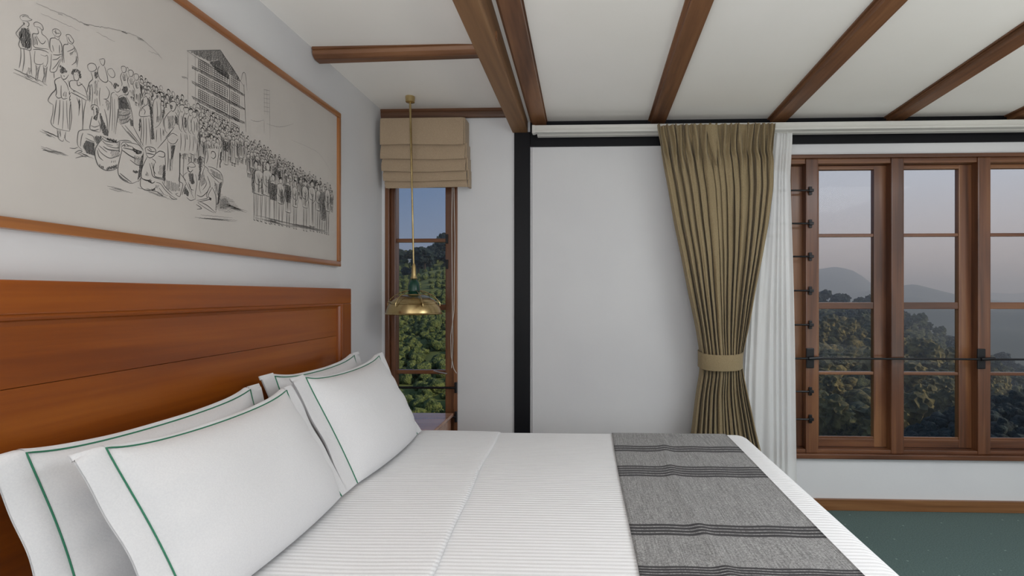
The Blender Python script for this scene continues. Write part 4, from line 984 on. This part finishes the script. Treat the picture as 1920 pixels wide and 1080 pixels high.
MB().lathe((bt.x, bt.y, 0), [(0, sh_top-.005), (.014, sh_top-.01), (.026, sh_top-.045), (.028, sh_top-.062), (.018, sh_top-.084), (0, sh_top-.09)], 20).build('bulb', M['bulb'], pend, smooth=True)

# ------------------------------------------------------------------ curtain track, curtain, sheer
YT = YW-.125
tr = thing('curtain_track', 'long white double curtain track below the ceiling', 'curtain rail', (X(1002, YT), YT, Z(244, YT, 1100)))
zt_, zb3 = Z(237, YT, 1002), Z(250, YT, 1002)
prof = [(-.018, zb3), (-.018, zt_), (.018, zt_), (.018, zb3), (.012, zb3), (.012, zb3+.010), (-.011, zb3+.010), (-.011, zb3)]
xs = X(1000, YT)
front = [(-.020, zb3+.012), (-.014, zb3+.016), (-.014, zb3+.020), (-.020, zb3+.024), (-.020, zt_), (.020, zt_), (.020, zb3), (-.020, zb3)]
MB().prism(front, (xs, YT, 0), (3.66, YT, 0), ax=(0, 1, 0)).build('front_track', M['track'], tr)
MB().prism(front, (xs+.02, YT+.065, -.002), (3.66, YT+.065, -.002), ax=(0, 1, 0)).build('rear_track', M['track'], tr)
MB().box((xs-.006, YT-.022, zb3-.004), (xs+.012, YT+.022, zt_+.002), .002).build('end_cap', M['track'], tr)
for x in (xs+.05, .9, 2.0, 3.0): MB().box((x, YT, zt_-.004), (x+.03, YW-.001, zt_+.004), .001).build('wall_bracket', M['track'], tr)

YC = YT-.030
def tabv(tab, v):
    for r0, r1 in zip(tab, tab[1:]):
        if r0[0] <= v <= r1[0]:
            t = (v-r0[0])/(r1[0]-r0[0]); t = t  # linear
            return [r0[i]+(r1[i]-r0[i])*t for i in range(len(r0))]
    return tab[-1]
def smtab(tab, v, w=10):
    a = [tabv(tab, min(max(v+d, tab[0][0]), tab[-1][0])) for d in (-w, -w/2, 0, w/2, w)]
    return [sum(q[i] for q in a)/5 for i in range(len(tab[0]))]
ctab = [(233, 1230, 1452), (275, 1237, 1446), (300, 1240, 1449), (350, 1250, 1449), (420, 1262, 1440), (480, 1275, 1429), (560, 1291, 1412), (620, 1304, 1401), (660, 1311, 1394), (682, 1312, 1393), (700, 1311, 1394), (740, 1303, 1401), (808, 1294, 1416), (850, 1290, 1427), (960, 1284, 1448), (985, 1283, 1450)]
cur = thing('curtain', 'tan linen curtain with gathered heading, tied in at the waist', 'curtain', (X(1340, YC), YC, Z(960, YC, 1340)))
NF = 15
rnd = random.Random(5)
jit = [rnd.uniform(-.30, .30) for _ in range(NF+3)]; amp = [rnd.uniform(.55, 1.2) for _ in range(NF+3)]
def gphase(s, t):
    # broad flat panels at the two sides below the heading
    e = .10+.16*min(1, max(0, (t-300)/300.))
    k = s**(1+e*.9)
    ph = k*NF
    i = int(ph); f = ph-i; j = jit[i]*(1-f)+jit[min(i+1, NF+1)]*f
    return ph+j, amp[i]*(1-f)+amp[min(i+1, NF+1)]*f
def curt(a, b):
    v = 233+(975-233)*b
    _, ul, ur = smtab(ctab, v)
    xl, xr_ = X(ul, YC), X(ur, YC)
    ph, am = gphase(a, v)
    squeeze = .62/(xr_-xl)
    A = .024*am*min(1.7, squeeze)
    if v < 285: A *= .45+.3*((v-233)/52.)
    pinch = math.exp(-((v-287)/7.)**2)
    fold = 1-2*abs(math.sin(math.pi*ph))**.55-.35*abs(math.sin(2.7*math.pi*ph+4*a))**.5
    fine = 0
    if v < 330:
        k = 1 if v < 285 else (330-v)/45.
        fine = .012*k*math.sin(2*math.pi*ph*3.1+1.2+1.5*math.sin(v*.05+a*30))+.003*k*math.sin(a*260+v*.03)
    fine += .002*noise.noise(Vector((a*25, v*.012, 3)))*4
    waist = math.exp(-((v-682)/45)**2)
    # overall roundness of the bundle
    rnd_ = .07*waist*(1-(2*a-1)**2)
    x = xl+(xr_-xl)*(a+.30/NF*math.cos(2*math.pi*ph)*(.5+.5*math.sin(math.pi*a)))
    y = YC-.0+A*fold*(1-.35*waist)+fine-rnd_+.018*waist+.012*pinch
    dz = -.010*math.sin(2*math.pi*ph)*(1 if v > 900 else 0)
    z = Z(v, YC, 1340) + (.004*math.sin(2*math.pi*ph*1.0)+.003*math.sin(a*97) if b < .02 else 0)
    y = min(y, YT-.0215+ (0 if v < 262 else .05 if v > 300 else .05*(v-262)/38))
    return (x, y, z)
m = MB(); m.grid(curt, 420, 110); m.build('fabric', M['curtain'], cur, smooth='all')
def tie(a, b):
    an = 2*math.pi*a; xl, xr_ = X(1310, YC-.03), X(1394.5, YC-.03); cx = (xl+xr_)/2; hw = (xr_-xl)/2
    x = cx+hw*math.cos(an); y = YC-.005+(.088 if math.sin(an) < 0 else .075)*math.sin(an)
    front_ = max(0, -math.sin(an))
    zt4, zb4 = Z(664, YC-.06, 1350), Z(694, YC-.06, 1350)
    z = zt4+(zb4-zt4)*b - .022*front_**1.3+.016+.003*math.sin(an*3)
    y -= .004*math.sin(math.pi*b)
    return (x, y, z)
m = MB(); m.grid(tie, 64, 8, closed_u=True)
def tie2(a, b): q = tie(a, b); cx = X(1352, YC); return (q[0]+(cx-q[0])*.03, q[1]+(YC-q[1])*.06, q[2])
m.grid(tie2, 64, 8, closed_u=True); m.build('tieback', M['curtain'], cur, smooth='all')
# pleat bunch standing out of the heading
def flap(a, b):
    v = 234+(310-234)*b; w_ = (1-b)**.8*.9+.08
    u = 1333+(14*a-7)*w_*1.5+b*10
    q = P(u, v, y=YC-.022); return (q.x, q.y-.010*math.sin(math.pi*a), q.z)
MB().grid(flap, 8, 14).build('pleat', M['curtain'], cur, smooth='all')

YV = YT+.055
stab = [(247, 1436, 1485), (280, 1432, 1484), (330, 1428, 1481), (560, 1404, 1488), (700, 1396, 1491), (860, 1394, 1493), (985, 1392, 1493)]
she = thing('sheer_curtain', 'white sheer voile curtain gathered beside the tan curtain', 'curtain', (X(1450, YV), YV, Z(960, YV, 1450)))
def sheerf(a, b):
    v = 247+(975-247)*b; _, ul, ur = smtab(stab, v, 14); xl, xr_ = X(ul, YV), X(ur, YV)
    ph = 6.5*(a+.06*math.sin(a*9)); 
    x = xl+(xr_-xl)*a; y = YV+.010*math.sin(2*math.pi*ph+.6*math.sin(v*.006))*(.6+.4*b)+.002*math.sin(a*50+v*.01)
    return (x, y, Z(v, YV, 1450))
MB().grid(sheerf, 220, 40).build('voile', M['sheer'], she, smooth='all')
def sheerh(a, b):
    q = sheerf(a, b*.044); return (q[0], q[1]-.0035, q[2])
MB().grid(sheerh, 220, 5).build('heading_tape', M['sheer'], she, smooth='all')

# ------------------------------------------------------------------ outside: hills, trees, haze
def az(u):
    a = (u-1062)/F; s, c = math.sin(TH), math.cos(TH); return Vector((-s+a*c, c+a*s))
def ridge(name, sky, Rd, r0, v0, mt, label, back=1.25, nn=90, rough=0, nr=24, drop=.25, **tags):
    """a hillside: rises from distance r0 to its skyline at distance Rd, then falls away behind"""
    m = MB(); us = [sky[0][0]+(sky[-1][0]-sky[0][0])*i/nn for i in range(nn+1)]
    def fn(i, j):
        u = us[i]; d = az(u); vs_ = lerp(sky, u); t = j/nr
        zs = EYE+(553-vs_)/F*Rd; z0 = EYE+(553-v0)/F*r0
        if t <= .8: k = t/.8; r_ = r0+(Rd-r0)*k; z = z0+(zs-z0)*k**.92
        else: k = (t-.8)/.2; r_ = Rd*(1+(back-1)*k); z = zs-drop*Rd*k*k
        if rough: z += rough*noise.noise(Vector((d.x*r_/Rd*9, d.y*r_/Rd*9, Rd)))*min(1, t*3)*(.5 if .75 < t < .85 else 1)
        return Vector((d.x*r_, d.y*r_, z))
    vs_ = [fn(i, j) for j in range(nr+1) for i in range(nn+1)]; W = nn+1
    m.add(vs_, [(j*W+i, j*W+i+1, (j+1)*W+i+1, (j+1)*W+i) for j in range(nr) for i in range(nn)])
    o = m.build(name, mt, None, smooth='all', fix=False, kind='structure', label=label, **tags)
    return lambda u, k: fn(min(nn, max(0, int((u-us[0])/(us[-1]-us[0])*nn))), k*.8*nr), o
M['mount'] = noise_mat('distant_forest', (.020,.035,.022), (.05,.065,.035), (.004,.004,.004), rough=1)
M['soil'] = noise_mat('forest_floor', (.022,.034,.014), (.055,.065,.025), (.05,.05,.05), rough=1)
M['grass'] = noise_mat('green_slope', (.06,.09,.018), (.20,.22,.06), (.10,.10,.10), rough=1, detail=8)
def leafy(name, c1, c2, s=1.2):
    return noise_mat(name, c1, c2, (s,s,s), detail=9, rough=.9, bump=.9, bscale=(s*2.6,)*3, dist=.5, lo=.38, hi=.64)
M['leaf_a'] = leafy('dark_leaves', (.02,.030,.014), (.10,.11,.045))
M['leaf_b'] = leafy('olive_leaves', (.05,.05,.018), (.24,.19,.06))
M['leaf_c'] = leafy('shade_bluish_leaves', (.005,.014,.014), (.016,.034,.032))  # lower hill's shade put into the colour; dark distant trees share it
M['bush'] = leafy('tea_leaves', (.05,.085,.018), (.22,.26,.07), 3)
M['bark'] = mat('bark', (.05,.035,.022), .9)
ridge('mountain', [(900, 575), (1150, 548), (1400, 522), (1500, 508), (1535, 503), (1565, 499), (1595, 505), (1620, 520), (1640, 537), (1700, 556), (1900, 566), (2400, 560)], 2600, 1500, 620, M['mount'], 'pale far mountain peak seen through the leftmost full window light', rough=30, category='mountain')
ridge('mountain', [(1500, 565), (1600, 549), (1660, 540), (1690, 534), (1715, 531), (1745, 538), (1790, 549), (1850, 562), (2000, 570), (2400, 565)], 1900, 1200, 640, M['mount'], 'blue-grey mountain behind the forested slope in the middle light', rough=20, category='mountain')
ridge('mountain', [(1650, 566), (1850, 549), (1900, 551), (1990, 540), (2400, 520)], 3300, 2200, 600, M['mount'], 'faintest far ridge at the right edge', rough=25, category='mountain')
ridge('mountain', [(400, 470), (600, 462), (700, 458), (747, 466), (775, 476), (900, 500), (1100, 540)], 1500, 900, 560, M['mount'], 'pale blue ridge behind the tea slope', rough=10, category='mountain')
ridge('valley_side', [(1450, 580), (1690, 572), (1800, 574), (1850, 580), (1950, 570), (2400, 540)], 950, 450, 740, M['mount'], 'hazy blue valley side at the right', rough=12, category='hill')
hillA, _ = ridge('hill', [(1150, 545), (1350, 552), (1480, 562), (1535, 568), (1590, 578), (1640, 590), (1690, 606), (1730, 620), (1770, 645), (1800, 662), (1850, 682), (1900, 700), (1960, 735), (2100, 790), (2300, 840)], 330, 75, 900, M['soil'], 'forested hillside outside the wide window', rough=3, category='hill')
hillB, _ = ridge('hill', [(1560, 900), (1690, 830), (1740, 800), (1800, 766), (1850, 752), (1930, 742), (2100, 700), (2400, 640)], 68, 32, 1000, M['soil'], 'dark lower hill at the bottom right of the window', rough=1.5, category='hill')
hillL, _ = ridge('hill', [(100, 480), (500, 476), (640, 486), (747, 494), (775, 497), (800, 488), (838, 484), (900, 480), (1050, 500), (1200, 560)], 190, 22, 960, M['grass'], 'green tea slope outside the narrow window', rough=3, nr=50, category='hill')
gr = MB().add([(-9000, 5, -900), (9000, 5, -900), (9000, 9500, -900), (-9000, 9500, -900)], [(0, 1, 2, 3)])
gr.build('valley_floor', M['mount'], None, kind='structure', label='valley floor far below', category='ground')

def blob(seed, sub=3, clumps=5, spread=.45, nz=.28):
    rn = random.Random(seed); V = []; Fs = []
    for c in range(clumps):
        bm = bmesh.new(); bmesh.ops.create_icosphere(bm, subdivisions=sub, radius=1)
        an = rn.uniform(0, 6.28); rr = spread*rn.uniform(.4, 1) if c else 0; ctr = Vector((rr*math.cos(an), rr*math.sin(an), rn.uniform(.0, .75) if c else .35)); s = rn.uniform(.38, .62) if c else .62
        for v in bm.verts:
            p = v.co.copy(); k = 1+nz*noise.noise(p*2.3+Vector((seed, c, 0)))*2+nz*.8*noise.noise(p*6+Vector((seed*3, c, 0)))*2
            v.co = ctr+Vector((p.x*s, p.y*s, p.z*s*.82))*k
        bm.verts.index_update(); n0 = len(V); V += [tuple(v.co) for v in bm.verts]; Fs += [tuple(v.index+n0 for v in f.verts) for f in bm.faces]; bm.free()
    return V, Fs
crowns = []
for k in range(6):
    V, Fs = blob(k+1, 3, 5+k % 3); me = bpy.data.meshes.new('crown'); me.from_pydata(V, [], Fs); me.materials.append([M['leaf_a'], M['leaf_b'], M['leaf_c']][k % 3]); crowns.append(me)
tm = bpy.data.meshes.new('trunk'); mb = MB().tube([(0, 0, -.9), (.02, 0, -.3), (0, .02, .3)], [.10, .07, .05], 6); tm.from_pydata([tuple(v) for v in mb.v], [], mb.f); tm.materials.append(M['bark'])
def tree(p, s, k, label, group):
    t = thing('tree', label, 'tree', p, group); t.scale = (s, s, s*R.uniform(.9, 1.35)); t.rotation_euler = (0, 0, R.uniform(0, 6.28))
    for nm, me in (('crown', crowns[k]), ('trunk', tm)):
        o = bpy.data.objects.new(nm, me); COL.objects.link(o); o.parent = t; o.location = (0, 0, .9)
    return t
lowV, lowF = {}, {}
for k in range(4):
    V, Fs = blob(20+k, 2, 3); lowV[k] = np.array(V); lowF[k] = np.array(Fs)
def mass(name, items, mt, label, cat):
    VV = []; FF = []; n0 = 0
    for p, s in items:
        k = R.randrange(4); a = R.uniform(0, 6.28); c, sn = math.cos(a), math.sin(a); V = lowV[k]
        W = np.stack((V[:, 0]*c-V[:, 1]*sn, V[:, 0]*sn+V[:, 1]*c, V[:, 2]*R.uniform(.8, 1.3)), 1)*s+np.array(p)
        VV.append(W); FF.append(lowF[k]+n0); n0 += len(W)
    V = np.concatenate(VV); Fa = np.concatenate(FF); me = bpy.data.meshes.new(name)
    me.vertices.add(len(V)); me.vertices.foreach_set('co', V.ravel().astype(np.float32)); me.loops.add(Fa.size); me.loops.foreach_set('vertex_index', Fa.ravel().astype(np.int32))
    me.polygons.add(len(Fa)); me.polygons.foreach_set('loop_start', np.arange(0, Fa.size, 3, dtype=np.int32)); me.update(calc_edges=True); me.validate()
    me.materials.append(mt); o = bpy.data.objects.new(name, me); COL.objects.link(o); o['kind'] = 'stuff'; o['label'] = label; o['category'] = cat
# individual trees: skyline and near slope
for i in range(34):
    u = 1500+i*14+R.uniform(-5, 5); p = hillA(u, R.uniform(.93, 1.0)); s = R.uniform(3.0, 5.0)
    tree(p-Vector((0, 0, .5)), s, R.choice([0, 3, 2, 5]), 'single tree standing on the skyline of the forested hillside', 'trees on the hillside skyline')
for i in range(110):
    k = R.uniform(.0, .85)**1.0; u = R.uniform(1510, 1960); p = hillA(u, k)
    tree(p-Vector((0, 0, .5)), R.uniform(2.4, 4.4), (R.choice([1, 4]) if k < .45 else R.choice([0, 3, 2, 5])), 'leafy tree on the forested hillside below its skyline', 'trees on the hillside slope')
ia = []; ib = []
for i in range(2600):
    k = R.random(); u = R.uniform(1200, 2080); p = hillA(u, k); (ia if R.random() < .35+.75*k else ib).append((p, R.uniform(2.0, 3.8)))
mass('forest_canopy', ia, M['leaf_a'], 'dark green forest canopy filling the hillside', 'forest'); mass('forest_canopy', ib, M['leaf_b'], 'olive green forest canopy mixed into the hillside', 'forest')
ic = [(hillB(R.uniform(1640, 2200), R.uniform(0, 1)), R.uniform(.7, 1.3)) for _ in range(900)]  # sun still reaches this hill, so the leaf colour supplies its shade
mass('thicket', ic, M['leaf_c'], 'thicket with shade-dark leaf colour on the lower hill at the bottom right', 'forest')
# tea slope
for i in range(40):
    u = 690+i*5+R.uniform(-3, 3); p = hillL(u, R.uniform(.66, .99)); s = R.uniform(1.6, 3.4)*(1.0 if u > 780 else .75)
    tree(p, s, R.choice([2, 5, 2, 0]), 'dark tree at the top of the tea slope', 'trees above the tea slope')
it = []
for i in range(2600):
    k = R.random()**1.0; u = R.uniform(640, 960); p = hillL(u, k)
    if noise.noise(Vector((p.x*.06, p.y*.06, 0))) < -.28: continue
    it.append((p, R.uniform(.35, .85)*(1 if k < .75 else 1.6)))
mass('tea_bushes', it, M['bush'], 'green tea bushes covering the slope outside the narrow window', 'bushes')

# morning haze filling the valley
hz = bpy.data.materials.new('haze'); hz.use_nodes = True; n, l = hz.node_tree.nodes, hz.node_tree.links; n.clear()
o = n.new('ShaderNodeOutputMaterial'); vs_ = n.new('ShaderNodeVolumeScatter'); vs_.inputs['Color'].default_value = (.80,.90,1,1); vs_.inputs['Density'].default_value = .00065; vs_.inputs['Anisotropy'].default_value = .2
l.new(vs_.outputs[0], o.inputs['Volume'])
hb = MB().box((-9500, 30, -950), (9500, 9600, 150)).build('haze', hz, None, kind='stuff', label='thin blue morning haze over the valley', category='haze')
